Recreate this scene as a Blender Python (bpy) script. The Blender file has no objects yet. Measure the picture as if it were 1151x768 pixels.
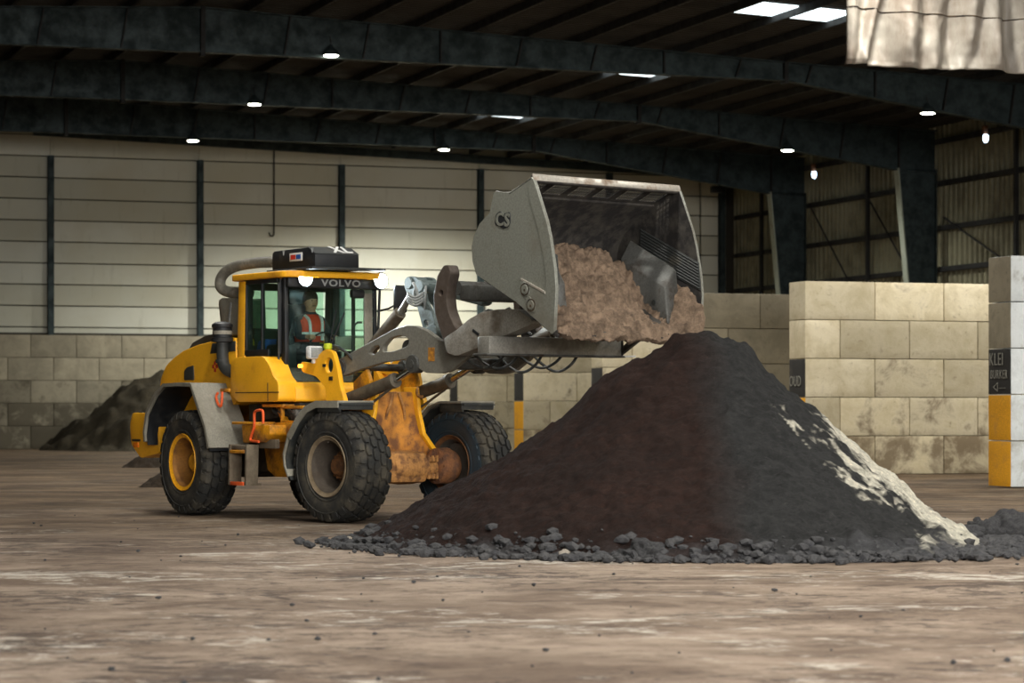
import bpy, bmesh, math, random
from mathutils import Vector, Matrix, noise
random.seed(7)
PI = math.pi
scene = bpy.context.scene
COL = scene.collection
CAM_H = 1.4

# ------------------------------------------------------------------ frames
def frame(ox, oy, deg):
    return Matrix.Translation((ox, oy, 0)) @ Matrix.Rotation(math.radians(deg), 4, 'Z')
HALL = frame(0, 0, 19)            # u along the far wall, v away from the camera
ROOT = frame(-2.55, 35.76, 0)
REAR = frame(-2.579, 35.767, -56)
FRONT = frame(-2.52, 35.75, -48)
def hall(u, v, z=0.0):
    return HALL @ Vector((u, v, z))

# ------------------------------------------------------------------ materials
def lin(c):
    r = []
    for v in c:
        v = v / 255.0
        r.append(v / 12.92 if v <= 0.04045 else ((v + 0.055) / 1.055) ** 2.4)
    return (r[0], r[1], r[2], 1.0)

class NT:
    def __init__(self, name):
        self.m = bpy.data.materials.new(name)
        self.m.use_nodes = True
        self.t = self.m.node_tree
        self.t.nodes.clear()
        self.out = self.n('ShaderNodeOutputMaterial')
    def n(self, kind, **kw):
        nd = self.t.nodes.new(kind)
        for k, v in kw.items():
            setattr(nd, k, v)
        return nd
    def l(self, a, b):
        self.t.links.new(a, b)
    def val(self, sock, v):
        if isinstance(v, bpy.types.NodeSocket):
            self.l(v, sock)
        else:
            sock.default_value = v
    def mix(self, f, a, b, mode='MIX'):
        nd = self.n('ShaderNodeMix', data_type='RGBA', blend_type=mode)
        self.val(nd.inputs['Factor'], f)
        self.val(nd.inputs[6], a); self.val(nd.inputs[7], b)
        return nd.outputs[2]
    def math(self, op, a, b=0.0, clamp=False):
        nd = self.n('ShaderNodeMath', operation=op)
        nd.use_clamp = clamp
        self.val(nd.inputs[0], a); self.val(nd.inputs[1], b)
        return nd.outputs[0]
    def coord(self, scale=(1, 1, 1), rot=(0, 0, 0), rnd=False, kind='Object'):
        tc = self.n('ShaderNodeTexCoord')
        mp = self.n('ShaderNodeMapping')
        mp.inputs['Scale'].default_value = scale
        mp.inputs['Rotation'].default_value = rot
        self.l(tc.outputs[kind], mp.inputs['Vector'])
        if rnd:
            oi = self.n('ShaderNodeObjectInfo')
            va = self.n('ShaderNodeVectorMath', operation='MULTIPLY_ADD')
            self.l(oi.outputs['Random'], va.inputs[0])
            va.inputs[1].default_value = (37.0, 61.0, 23.0)
            self.l(mp.outputs[0], va.inputs[2])
            return va.outputs[0]
        return mp.outputs[0]
    def noise(self, vec, scale, detail=5, rough=0.6, dist=0.0):
        nd = self.n('ShaderNodeTexNoise')
        self.l(vec, nd.inputs['Vector'])
        nd.inputs['Scale'].default_value = scale
        nd.inputs['Detail'].default_value = detail
        nd.inputs['Roughness'].default_value = rough
        nd.inputs['Distortion'].default_value = dist
        return nd.outputs['Fac']
    def ramp(self, f, lo, hi):
        nd = self.n('ShaderNodeMapRange')
        nd.interpolation_type = 'SMOOTHSTEP'
        self.l(f, nd.inputs['Value'])
        nd.inputs['From Min'].default_value = lo
        nd.inputs['From Max'].default_value = hi
        return nd.outputs['Result']
    def bump(self, h, strength=0.3, dist=0.02):
        nd = self.n('ShaderNodeBump')
        nd.inputs['Strength'].default_value = strength
        nd.inputs['Distance'].default_value = dist
        self.l(h, nd.inputs['Height'])
        return nd.outputs['Normal']
    def bsdf(self, color, rough=0.7, metal=0.0, normal=None, spec=0.4):
        b = self.n('ShaderNodeBsdfPrincipled')
        self.val(b.inputs['Base Color'], color)
        self.val(b.inputs['Roughness'], rough)
        self.val(b.inputs['Metallic'], metal)
        b.inputs['Specular IOR Level'].default_value = spec
        if normal is not None:
            self.l(normal, b.inputs['Normal'])
        self.l(b.outputs[0], self.out.inputs['Surface'])
        return b

def dirty(name, base, dirt, scale=3.0, lo=0.45, hi=0.7, rough=0.55, metal=0.0, bump=0.15, fine=40, spec=0.4, var=0.85, rnd=False):
    k = NT(name)
    v = k.coord(rnd=rnd)
    a = k.noise(v, scale, 8, 0.65)
    f = k.ramp(a, lo, hi)
    g = k.noise(v, fine, 4, 0.6)
    base2 = k.mix(k.ramp(g, 0.3, 0.7), lin(tuple(c * var for c in base)), lin(base))
    col = k.mix(f, base2, lin(dirt))
    r = k.mix(f, (rough,) * 3 + (1,), (0.9, 0.9, 0.9, 1))
    k.bsdf(col, r, metal, k.bump(g, bump, 0.01), spec)
    return k.m

def emit(name, c, s):
    k = NT(name)
    e = k.n('ShaderNodeEmission')
    e.inputs['Color'].default_value = lin(c)
    e.inputs['Strength'].default_value = s
    k.l(e.outputs[0], k.out.inputs['Surface'])
    return k.m

M = {}
M['yellow'] = dirty('yellow_paint', (246, 178, 36), (200, 132, 34), 2.2, 0.5, 0.8, 0.38, bump=0.03, var=0.96)
M['yellow_dirty'] = dirty('dusty_yellow_paint', (226, 152, 24), (124, 82, 40), 4.0, 0.42, 0.68, 0.5, bump=0.15)
M['yellow_rust'] = dirty('worn_yellow_paint', (206, 136, 50), (110, 72, 44), 5.5, 0.4, 0.62, 0.6, bump=0.3, fine=22)
M['axle'] = dirty('dusty_axle_paint', (176, 124, 66), (104, 70, 42), 7.0, 0.42, 0.62, 0.75, bump=0.3)
M['grey_plastic'] = dirty('grey_fender_plastic', (142, 138, 124), (104, 98, 84), 2.5, 0.4, 0.75, 0.6, bump=0.08)
M['dark_plastic'] = dirty('charcoal_plastic', (48, 50, 48), (84, 80, 68), 3.0, 0.5, 0.8, 0.6, bump=0.1)
M['black'] = dirty('black_rubber_trim', (26, 28, 30), (54, 54, 50), 4.0, 0.5, 0.8, 0.55, bump=0.05)
M['chassis'] = dirty('grimy_chassis', (70, 56, 38), (34, 30, 26), 5.0, 0.4, 0.65, 0.8, bump=0.3)
M['arm_grey'] = dirty('grey_arm_paint', (126, 123, 112), (106, 100, 88), 2.5, 0.5, 0.8, 0.45, metal=0.15, bump=0.08)
M['frame_grey'] = dirty('worn_grey_frame', (150, 147, 138), (112, 104, 92), 2.5, 0.48, 0.75, 0.38, metal=0.45, bump=0.15)
M['frame_dark'] = dirty('dark_grey_frame', (84, 84, 80), (56, 48, 40), 4.0, 0.45, 0.7, 0.5, metal=0.3, bump=0.15)
M['bucket'] = dirty('bucket_paint', (122, 123, 113), (96, 92, 80), 1.8, 0.45, 0.75, 0.42, metal=0.2, bump=0.06)
M['bucket_in'] = dirty('muddy_bucket_steel', (58, 54, 48), (24, 21, 19), 5.0, 0.38, 0.6, 0.75, bump=0.6, fine=14)
M['crank'] = dirty('blue_grey_crank', (108, 120, 118), (76, 78, 70), 3.0, 0.5, 0.75, 0.4, metal=0.2, bump=0.08)
M['scraped_arm'] = dirty('scraped_arm_paint', (166, 162, 152), (104, 94, 80), 2.0, 0.48, 0.72, 0.4, metal=0.35, bump=0.12)
M['hook'] = dirty('worn_brown_hook', (96, 86, 78), (72, 60, 50), 2.5, 0.45, 0.7, 0.5, metal=0.3, bump=0.1)
M['ladder'] = dirty('dusty_step_steel', (112, 100, 82), (78, 66, 52), 5.0, 0.4, 0.7, 0.85, bump=0.2)
M['lime'] = dirty('lime_cap', (196, 208, 36), (170, 180, 40), 5.0, 0.5, 0.8, 0.5, bump=0.0)
M['bare_steel'] = dirty('scraped_steel', (178, 172, 160), (128, 110, 92), 4.0, 0.45, 0.7, 0.4, metal=0.5, bump=0.1)
M['chrome'] = dirty('chrome_rod', (210, 212, 212), (150, 140, 126), 6.0, 0.55, 0.8, 0.15, metal=1.0, bump=0.0)
M['cylinder'] = dirty('dusty_cylinder', (104, 96, 82), (78, 66, 52), 5.0, 0.4, 0.7, 0.55, metal=0.2, bump=0.1)
M['hose'] = dirty('grey_hose', (96, 92, 82), (128, 122, 108), 6.0, 0.45, 0.7, 0.6, bump=0.1)
M['hydraulic'] = dirty('black_hydraulic_hose', (52, 54, 52), (128, 126, 118), 8.0, 0.5, 0.75, 0.5, bump=0.1)
M['tyre'] = dirty('tyre_rubber', (46, 46, 44), (84, 78, 66), 3.5, 0.42, 0.75, 0.8, bump=0.3, spec=0.25)
M['tyre_wet'] = dirty('wet_blue_black_tyre', (40, 54, 62), (58, 66, 70), 3.5, 0.5, 0.8, 0.5, bump=0.2)
M['rim_yellow'] = dirty('yellow_rim', (238, 168, 30), (150, 96, 34), 5.0, 0.5, 0.75, 0.45, bump=0.05)
M['barrel_yellow'] = dirty('grimy_shaded_yellow_barrel', (150, 100, 34), (92, 62, 34), 5.0, 0.4, 0.7, 0.7, bump=0.2)  # grime, with the shade of the recess put into the colour
M['barrel_mud_shade'] = dirty('grimy_shaded_barrel', (76, 68, 58), (58, 48, 38), 5.0, 0.4, 0.7, 0.85, bump=0.3)  # muddy grime, darkened further to paint in the recess shade
M['rim_mud'] = dirty('muddy_rim', (132, 116, 92), (94, 80, 60), 5.0, 0.4, 0.7, 0.8, bump=0.3)
M['rim_rust'] = dirty('rusty_rim', (116, 76, 40), (72, 48, 30), 6.0, 0.4, 0.7, 0.75, bump=0.3)
M['hub_rust'] = dirty('rusty_hub', (140, 92, 56), (94, 66, 50), 9.0, 0.42, 0.62, 0.75, bump=0.35)
M['orange'] = dirty('orange_rail_paint', (236, 96, 42), (150, 80, 50), 5.0, 0.5, 0.8, 0.5, bump=0.03)
M['white'] = dirty('white_plastic', (226, 226, 222), (180, 178, 170), 5.0, 0.5, 0.8, 0.5, bump=0.02)
M['lettering'] = dirty('pale_lettering', (150, 153, 150), (126, 128, 124), 5.0, 0.5, 0.8, 0.6, bump=0.0)
M['chalk'] = dirty('chalk_writing', (150, 148, 136), (104, 98, 86), 9.0, 0.5, 0.8, 0.9, bump=0.0)
M['red'] = dirty('red_print', (206, 52, 40), (170, 50, 40), 5.0, 0.6, 0.8, 0.6, bump=0.0)
M['blue'] = dirty('blue_print', (40, 90, 170), (40, 80, 140), 5.0, 0.6, 0.8, 0.6, bump=0.0)
M['skin'] = dirty('skin', (198, 148, 118), (186, 132, 104), 9.0, 0.5, 0.8, 0.55, bump=0.02)
M['hair'] = dirty('brown_hair', (58, 42, 30), (40, 30, 22), 12.0, 0.5, 0.8, 0.6, bump=0.2)
M['vest'] = dirty('orange_vest', (240, 74, 34), (214, 62, 32), 6.0, 0.5, 0.8, 0.75, bump=0.1)
M['jacket'] = dirty('dark_work_clothes', (50, 52, 58), (70, 70, 70), 6.0, 0.5, 0.8, 0.85, bump=0.1)
M['reflective'] = dirty('reflective_tape', (232, 232, 226), (200, 200, 196), 6.0, 0.5, 0.8, 0.35, bump=0.0)
M['seat'] = dirty('seat_fabric', (38, 38, 40), (58, 56, 54), 6.0, 0.5, 0.8, 0.85, bump=0.1)
M['blue_seat'] = dirty('blue_fabric', (34, 84, 160), (28, 66, 128), 6.0, 0.5, 0.8, 0.8, bump=0.1)
M['headlamp'] = emit('headlamp_glow', (226, 244, 255), 120)
M['lamp'] = emit('lamp_glow', (255, 250, 235), 40)
M['led'] = emit('led_glow', (190, 220, 255), 10)
M['amber_lit'] = emit('amber_glow', (255, 170, 60), 4)
M['amber'] = dirty('amber_lens', (250, 130, 20), (220, 110, 20), 6.0, 0.6, 0.8, 0.25, bump=0.0)
M['skylight'] = emit('skylight_glow', (232, 246, 250), 3.2)
M['steel'] = dirty('galvanised_steel', (56, 68, 68), (36, 45, 45), 2.2, 0.35, 0.7, 0.55, metal=0.35, bump=0.1, fine=9)
M['purlin'] = dirty('dark_purlin_steel', (46, 46, 44), (34, 34, 34), 2.0, 0.4, 0.7, 0.7, metal=0.2, bump=0.05)
M['flange'] = dirty('pale_flange_paint', (158, 164, 148), (110, 112, 98), 1.2, 0.5, 0.8, 0.6, bump=0.05)

def glass(name, tint, fac=0.09):
    k = NT(name)
    t = k.n('ShaderNodeBsdfTransparent'); t.inputs['Color'].default_value = tint
    g = k.n('ShaderNodeBsdfGlossy'); g.inputs['Roughness'].default_value = 0.06
    g.inputs['Color'].default_value = (0.9, 1.0, 1.0, 1)
    fr = k.n('ShaderNodeLayerWeight'); fr.inputs['Blend'].default_value = 0.5
    fz = k.math('MULTIPLY', k.math('POWER', fr.outputs['Facing'], 4.0), 0.5)
    mx = k.n('ShaderNodeMixShader')
    k.l(k.math('ADD', fz, fac), mx.inputs[0])
    k.l(t.outputs[0], mx.inputs[1]); k.l(g.outputs[0], mx.inputs[2])
    k.l(mx.outputs[0], k.out.inputs['Surface'])
    return k.m
M['glass'] = glass('green_tinted_glass', (0.80, 0.93, 0.87, 1), 0.05)
M['windscreen'] = glass('windscreen_glass', (0.82, 0.94, 0.91, 1), 0.06)

def soil_attr_mat():
    # heap: colours of the different spoil tipped on it are vertex colour, fine grain from noise
    k = NT('heap_soil')
    at = k.n('ShaderNodeVertexColor'); at.layer_name = 'soil'
    v = k.coord()
    a = k.noise(v, 7.0, 12, 0.82)
    b = k.noise(v, 22.0, 8, 0.8)
    c = k.noise(v, 70.0, 4, 0.7)
    col = k.mix(k.ramp(a, 0.35, 0.68), at.outputs['Color'], (0.42, 0.42, 0.42, 1), 'MULTIPLY')
    col = k.mix(k.math('MULTIPLY', k.ramp(b, 0.54, 0.68), 0.75), col, k.mix(1.0, col, (2.3, 2.15, 2.1, 1), 'MULTIPLY'))
    h = k.math('ADD', k.math('MULTIPLY', a, 0.9), k.math('ADD', k.math('MULTIPLY', b, 0.6), k.math('MULTIPLY', c, 0.25)))
    k.bsdf(col, 0.95, 0, k.bump(h, 1.0, 0.09), 0.12)
    return k.m
M['heap'] = soil_attr_mat()

def soil_mat(name, c0, c1, s=8.0):
    k = NT(name)
    v = k.coord(rnd=True)
    a = k.noise(v, s, 10, 0.75)
    b = k.noise(v, s * 6, 6, 0.7)
    col = k.mix(k.ramp(a, 0.3, 0.7), lin(c0), lin(c1))
    h = k.math('ADD', a, k.math('MULTIPLY', b, 0.5))
    k.bsdf(col, 0.95, 0, k.bump(h, 0.9, 0.05), 0.15)
    return k.m
M['load'] = soil_mat('brown_soil', (74, 62, 51), (132, 112, 93), 6.0)
M['clod'] = soil_mat('grey_soil', (52, 52, 54), (76, 75, 74), 7.0)
M['darksoil'] = soil_mat('dark_soil', (44, 40, 30), (62, 55, 42), 5.0)
M['blacksoil'] = soil_mat('black_soil', (40, 34, 26), (58, 48, 38), 7.0)
M['pebble'] = soil_mat('pale_stone', (150, 138, 122), (186, 178, 164), 7.0)

def floor_mat():
    k = NT('dirt_floor')
    v = k.coord(kind='Object')
    vs = k.coord(scale=(0.75, 1.0, 1), rot=(0, 0, math.radians(-12)))
    big = k.noise(v, 0.12, 4, 0.55)
    mid = k.noise(vs, 0.55, 10, 0.72, 0.4)
    fin = k.noise(vs, 3.2, 10, 0.78, 0.3)
    grit = k.noise(v, 30.0, 6, 0.75)
    col = k.mix(k.ramp(mid, 0.38, 0.62), lin((104, 88, 74)), lin((150, 133, 116)))
    col = k.mix(k.math('MULTIPLY', k.ramp(fin, 0.5, 0.64), 0.75), col, lin((80, 66, 55)))
    n1 = k.math('ADD', k.math('MULTIPLY', k.noise(vs, 0.5, 6, 0.7, 0.4), 0.5), k.math('MULTIPLY', k.noise(vs, 3.5, 10, 0.8, 0.4), 0.5))
    col = k.mix(k.math('MULTIPLY', k.ramp(n1, 0.525, 0.59), 0.8), col, lin((196, 188, 174)))
    n2 = k.math('ADD', k.math('MULTIPLY', k.noise(vs, 0.4, 6, 0.7, 0.9), 0.45), k.math('MULTIPLY', k.noise(vs, 5.0, 10, 0.8, 0.2), 0.55))
    col = k.mix(k.math('MULTIPLY', k.ramp(n2, 0.51, 0.57), 0.8), col, lin((62, 52, 46)))
    # darker brown towards the bays at the back, light fall-off painted into it
    sep = k.n('ShaderNodeSeparateXYZ'); k.l(v, sep.inputs[0])
    back = k.ramp(k.math('ADD', sep.outputs['Y'], k.math('MULTIPLY', k.math('SUBTRACT', big, 0.5), 30.0)), 22.0, 42.0)
    dim_soil = k.mix(k.ramp(mid, 0.35, 0.65), lin((58, 46, 32)), lin((106, 86, 62)))
    dim_soil = k.mix(k.ramp(fin, 0.5, 0.7), dim_soil, lin((62, 48, 34)))
    col = k.mix(k.math('MULTIPLY', back, 0.85), col, dim_soil)
    col = k.mix(k.math('MULTIPLY', k.ramp(grit, 0.55, 0.7), 0.5), col, lin((80, 68, 58)))
    h = k.math('ADD', k.math('MULTIPLY', fin, 1.0), k.math('MULTIPLY', grit, 0.35))
    k.bsdf(col, 0.88, 0, k.bump(h, 0.9, 0.06), 0.2)
    return k.m
M['floor'] = floor_mat()

def block_mat(name, a, b, dark, lo=0.55):
    k = NT(name)
    v = k.coord(rnd=True)
    oi = k.n('ShaderNodeObjectInfo')
    n1 = k.noise(v, 1.4, 8, 0.7, 0.4)
    n2 = k.noise(v, 7.0, 8, 0.75)
    n3 = k.noise(v, 26.0, 6, 0.7)
    col = k.mix(k.ramp(n1, 0.3, 0.7), lin(a), lin(b))
    col = k.mix(k.math('MULTIPLY', k.math('POWER', oi.outputs['Random'], 2.0), 0.6), col, lin(tuple(c * 0.66 for c in a)))
    col = k.mix(k.math('MULTIPLY', k.ramp(n2, 0.56, 0.74), 0.6), col, lin(dark))
    at = k.n('ShaderNodeAttribute'); at.attribute_type = 'OBJECT'; at.attribute_name = 'dirt'
    d = k.ramp(k.math('ADD', n1, k.math('MULTIPLY', at.outputs['Fac'], 0.45)), 0.62, 0.86)
    col = k.mix(k.math('MULTIPLY', d, 0.85), col, lin(dark))
    k.bsdf(col, 0.9, 0, k.bump(k.math('ADD', n2, k.math('MULTIPLY', n3, 0.6)), 0.4, 0.03), 0.2)
    return k.m
M['block'] = block_mat('cream_concrete', (200, 186, 152), (234, 222, 192), (100, 82, 58))
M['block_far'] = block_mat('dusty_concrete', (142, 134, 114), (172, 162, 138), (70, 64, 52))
M['block_white'] = block_mat('whitewashed_concrete', (196, 200, 198), (222, 226, 224), (140, 138, 128))
M['paint_black'] = dirty('black_sign_paint', (50, 48, 44), (82, 76, 66), 2.0, 0.5, 0.8, 0.85, bump=0.2)
M['paint_yellow'] = dirty('yellow_marking_paint', (238, 168, 24), (196, 140, 56), 2.6, 0.5, 0.75, 0.75, bump=0.2)

def panel_mat():
    k = NT('cream_wall_panels')
    tc = k.n('ShaderNodeTexCoord')
    sep = k.n('ShaderNodeSeparateXYZ'); k.l(tc.outputs['Object'], sep.inputs[0])
    v = k.coord()
    vs = k.coord(scale=(1.6, 1, 0.25))
    n1 = k.noise(v, 0.25, 5, 0.6)
    n2 = k.noise(vs, 2.2, 7, 0.7)
    # each precast panel has its own tone
    fl = k.math('FLOOR', k.math('DIVIDE', k.math('SUBTRACT', sep.outputs['Z'], 4.62), 0.815))
    wn = k.n('ShaderNodeTexWhiteNoise', noise_dimensions='2D')
    cx = k.n('ShaderNodeCombineXYZ'); k.l(fl, cx.inputs[1])
    k.l(k.math('FLOOR', k.math('DIVIDE', k.math('SUBTRACT', sep.outputs['X'], 16.46), 5.7)), cx.inputs[0])
    k.l(cx.outputs[0], wn.inputs['Vector'])
    col = k.mix(wn.outputs['Value'], lin((178, 176, 158)), lin((200, 199, 184)))
    col = k.mix(k.math('MULTIPLY', k.ramp(n1, 0.4, 0.7), 0.5), col, lin((172, 164, 138)))
    col = k.mix(k.math('MULTIPLY', k.ramp(n2, 0.55, 0.8), 0.45), col, lin((128, 118, 94)))
    k.bsdf(col, 0.7, 0, k.bump(n2, 0.1, 0.01), 0.3)
    return k.m
M['panel'] = panel_mat()
M['panel_gap'] = dirty('dark_panel_joint', (62, 58, 48), (40, 38, 32), 3, 0.5, 0.8, 0.9)
M['corrugated'] = dirty('pale_corrugated_sheet', (150, 146, 118), (104, 98, 78), 0.9, 0.4, 0.75, 0.6, bump=0.05)
M['roof'] = dirty('dark_roof_sheet', (58, 54, 48), (42, 40, 36), 0.6, 0.4, 0.7, 0.75, bump=0.05)

def tarp_mat():
    k = NT('grubby_tarpaulin')
    vs = k.coord(scale=(1, 1, 0.35))
    v = k.coord()
    a = k.noise(vs, 1.6, 8, 0.7)
    b = k.noise(v, 5.0, 8, 0.7)
    col = k.mix(k.ramp(a, 0.35, 0.7), lin((136, 130, 119)), lin((108, 97, 85)))
    col = k.mix(k.math('MULTIPLY', k.ramp(b, 0.55, 0.8), 0.6), col, lin((86, 76, 66)))
    k.bsdf(col, 0.55, 0, k.bump(b, 0.15, 0.02), 0.4)
    return k.m
M['tarp'] = tarp_mat()

# ------------------------------------------------------------------ mesh builder
class G:
    def __init__(self):
        self.bm = bmesh.new()
    def _merge(self, b, mi=0):
        if mi:
            for f in b.faces: f.material_index = mi
        bmesh.ops.recalc_face_normals(b, faces=b.faces[:])
        me = bpy.data.meshes.new('tmp'); b.to_mesh(me); b.free()
        self.bm.from_mesh(me); bpy.data.meshes.remove(me)
        return self
    def box(self, c, s, bev=0.0, rot=None, mi=0, seg=2):
        b = bmesh.new()
        bmesh.ops.create_cube(b, size=1.0)
        for v in b.verts:
            v.co = Vector((v.co.x * s[0], v.co.y * s[1], v.co.z * s[2]))
        if bev > 0:
            bmesh.ops.bevel(b, geom=b.edges[:], offset=min(bev, min(s) * 0.45), segments=seg, profile=0.5, affect='EDGES')
        mtx = Matrix.Translation(c) @ (rot.to_4x4() if rot is not None else Matrix())
        bmesh.ops.transform(b, matrix=mtx, verts=b.verts[:])
        return self._merge(b, mi)
    def prism(self, poly, a0, a1, bev=0.0, axis='y', mi=0, seg=2):
        """polygon of 2D points extruded along axis; y: (x,z), x: (y,z), z: (x,y)"""
        b = bmesh.new()
        def P(p, a):
            if axis == 'y': return (p[0], a, p[1])
            if axis == 'x': return (a, p[0], p[1])
            return (p[0], p[1], a)
        lo = [b.verts.new(P(p, a0)) for p in poly]
        hi = [b.verts.new(P(p, a1)) for p in poly]
        n = len(poly)
        b.faces.new(lo); b.faces.new(hi[::-1])
        for i in range(n):
            b.faces.new((lo[i], hi[i], hi[(i + 1) % n], lo[(i + 1) % n]))
        bmesh.ops.recalc_face_normals(b, faces=b.faces[:])
        if bev > 0:
            bmesh.ops.bevel(b, geom=b.edges[:], offset=bev, segments=seg, profile=0.5, affect='EDGES', clamp_overlap=True)
        bmesh.ops.triangulate(b, faces=[f for f in b.faces if len(f.verts) > 4])
        return self._merge(b, mi)
    def tube(self, pts, r, n=10, cap=True, smooth_path=0, mi=0):
        pts = [Vector(p) for p in pts]
        for _ in range(smooth_path):
            q = [pts[0]]
            for i in range(len(pts) - 1):
                q.append(pts[i] * 0.75 + pts[i + 1] * 0.25)
                q.append(pts[i] * 0.25 + pts[i + 1] * 0.75)
            q.append(pts[-1]); pts = q
        rs = r if isinstance(r, (list, tuple)) else [r] * len(pts)
        b = bmesh.new(); rings = []
        up = None
        for i, p in enumerate(pts):
            t = (pts[min(i + 1, len(pts) - 1)] - pts[max(i - 1, 0)]).normalized()
            if up is None:
                up = Vector((0, 0, 1)) if abs(t.z) < 0.9 else Vector((1, 0, 0))
            s = t.cross(up).normalized(); up = s.cross(t).normalized()
            rings.append([b.verts.new(p + (s * math.cos(2 * PI * k / n) + up * math.sin(2 * PI * k / n)) * rs[i]) for k in range(n)])
        for i in range(len(rings) - 1):
            for k in range(n):
                b.faces.new((rings[i][k], rings[i][(k + 1) % n], rings[i + 1][(k + 1) % n], rings[i + 1][k]))
        if cap:
            b.faces.new(rings[0][::-1]); b.faces.new(rings[-1])
        return self._merge(b, mi)
    def cyl(self, p0, p1, r0, r1=None, n=20, mi=0):
        return self.tube([p0, p1], [r0, r0 if r1 is None else r1], n, mi=mi)
    def lathe(self, prof, c=(0, 0, 0), n=40, axis='y', close=False, mi=0, cap=True):
        """profile of (radius, offset along axis)"""
        b = bmesh.new(); rings = []
        for (r, a) in prof:
            ring = []
            for k in range(n):
                t = 2 * PI * k / n
                x, z = r * math.cos(t), r * math.sin(t)
                q = (x, a, z) if axis == 'y' else ((a, x, z) if axis == 'x' else (x, z, a))
                ring.append(b.verts.new((q[0] + c[0], q[1] + c[1], q[2] + c[2])))
            rings.append(ring)
        m = len(rings)
        for i in range(m if close else m - 1):
            A, B = rings[i], rings[(i + 1) % m]
            for k in range(n):
                b.faces.new((A[k], A[(k + 1) % n], B[(k + 1) % n], B[k]))
        if not close and cap:
            if prof[0][0] > 1e-4: b.faces.new(rings[0][::-1])
            if prof[-1][0] > 1e-4: b.faces.new(rings[-1])
        bmesh.ops.remove_doubles(b, verts=b.verts[:], dist=1e-5)
        return self._merge(b, mi)
    def ribbon(self, path, a0, a1, th, mi=0, bev=0.0):
        """open polyline (x,z) thickened by th and extruded in y"""
        out, inn = [], []
        for i, p in enumerate(path):
            p0 = path[max(i - 1, 0)]; p1 = path[min(i + 1, len(path) - 1)]
            d = Vector((p1[0] - p0[0], p1[1] - p0[1])).normalized()
            nrm = Vector((-d.y, d.x))
            out.append((p[0], p[1])); inn.append((p[0] - nrm.x * th, p[1] - nrm.y * th))
        return self.prism(out + inn[::-1], a0, a1, bev, mi=mi)
    def obj(self, name, mats, parent=None, mtx=None, angle=35, smooth=True):
        me = bpy.data.meshes.new(name)
        bmesh.ops.remove_doubles(self.bm, verts=self.bm.verts[:], dist=1e-6)
        self.bm.to_mesh(me); self.bm.free()
        for m in (mats if isinstance(mats, (list, tuple)) else [mats]):
            me.materials.append(m)
        if smooth:
            me.polygons.foreach_set('use_smooth', [True] * len(me.polygons))
            me.set_sharp_from_angle(angle=math.radians(angle))
        return place(name, me, parent, mtx)

def place(name, data, parent=None, mtx=None):
    o = bpy.data.objects.new(name, data)
    COL.objects.link(o)
    if parent is not None:
        o.parent = parent
    if mtx is not None:
        o.matrix_local = mtx
    return o

def empty(name, mtx):
    o = bpy.data.objects.new(name, None); COL.objects.link(o)
    o.matrix_local = mtx; o.empty_display_size = 0.2
    return o

def tag(o, label, cat, group=None, kind=None):
    o['label'] = label; o['category'] = cat
    if group: o['group'] = group
    if kind: o['kind'] = kind
    return o

def struct(o):
    o['kind'] = 'structure'
    return o

def plate(loops, y0, y1, bev, name, mat, parent, mtx=None):
    """flat plate in the x-z plane with holes; loops[0] outline, others holes"""
    cu = bpy.data.curves.new(name, 'CURVE'); cu.dimensions = '2D'; cu.fill_mode = 'BOTH'
    for lp in loops:
        sp = cu.splines.new('POLY'); sp.points.add(len(lp) - 1); sp.use_cyclic_u = True
        for i, p in enumerate(lp): sp.points[i].co = (p[0], p[1], 0, 1)
    cu.extrude = abs(y1 - y0) / 2 - bev; cu.bevel_depth = bev; cu.bevel_resolution = 1; cu.offset = -bev
    to = bpy.data.objects.new('tmp', cu); COL.objects.link(to)
    dg = bpy.context.evaluated_depsgraph_get(); dg.update()
    me = bpy.data.meshes.new_from_object(to.evaluated_get(dg))
    bpy.data.objects.remove(to); bpy.data.curves.remove(cu)
    me.transform(Matrix.Translation((0, (y0 + y1) / 2, 0)) @ Matrix.Rotation(PI / 2, 4, 'X'))
    me.materials.clear(); me.materials.append(mat)
    me.polygons.foreach_set('use_smooth', [True] * len(me.polygons))
    me.set_sharp_from_angle(angle=math.radians(30))
    return place(name, me, parent, mtx)

def lettering(text, size, mtx, mat, parent, name='lettering', ext=0.004, align='CENTER', sx=1.0, bold=0.0):
    cu = bpy.data.curves.new(name, 'FONT'); cu.body = text; cu.size = size
    cu.align_x = align; cu.align_y = 'CENTER'; cu.extrude = ext; cu.offset = bold; cu.resolution_u = 3; cu.space_character = 1.12
    to = bpy.data.objects.new('tmp', cu); COL.objects.link(to)
    dg = bpy.context.evaluated_depsgraph_get(); dg.update()
    me = bpy.data.meshes.new_from_object(to.evaluated_get(dg))
    bpy.data.objects.remove(to); bpy.data.curves.remove(cu)
    me.transform(Matrix.Diagonal((sx, 1, 1, 1)))
    me.materials.clear(); me.materials.append(mat)
    o = place(name, me, parent, mtx)
    return o
def face_mtx(pos, right, up):
    r = Vector(right).normalized(); u = Vector(up).normalized(); n = r.cross(u)
    return Matrix(((r.x, u.x, n.x, pos[0]), (r.y, u.y, n.y, pos[1]), (r.z, u.z, n.z, pos[2]), (0, 0, 0, 1)))

def rounded(poly, rad, seg=4):
    out = []
    n = len(poly)
    for i in range(n):
        p0, p, p1 = Vector(poly[i - 1]), Vector(poly[i]), Vector(poly[(i + 1) % n])
        a = (p0 - p); b = (p1 - p)
        r = min(rad, a.length * 0.45, b.length * 0.45)
        s, e = p + a.normalized() * r, p + b.normalized() * r
        for k in range(seg + 1):
            t = k / seg
            out.append(tuple(s * (1 - t) ** 2 + p * 2 * t * (1 - t) + e * t * t))
    return out

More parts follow.
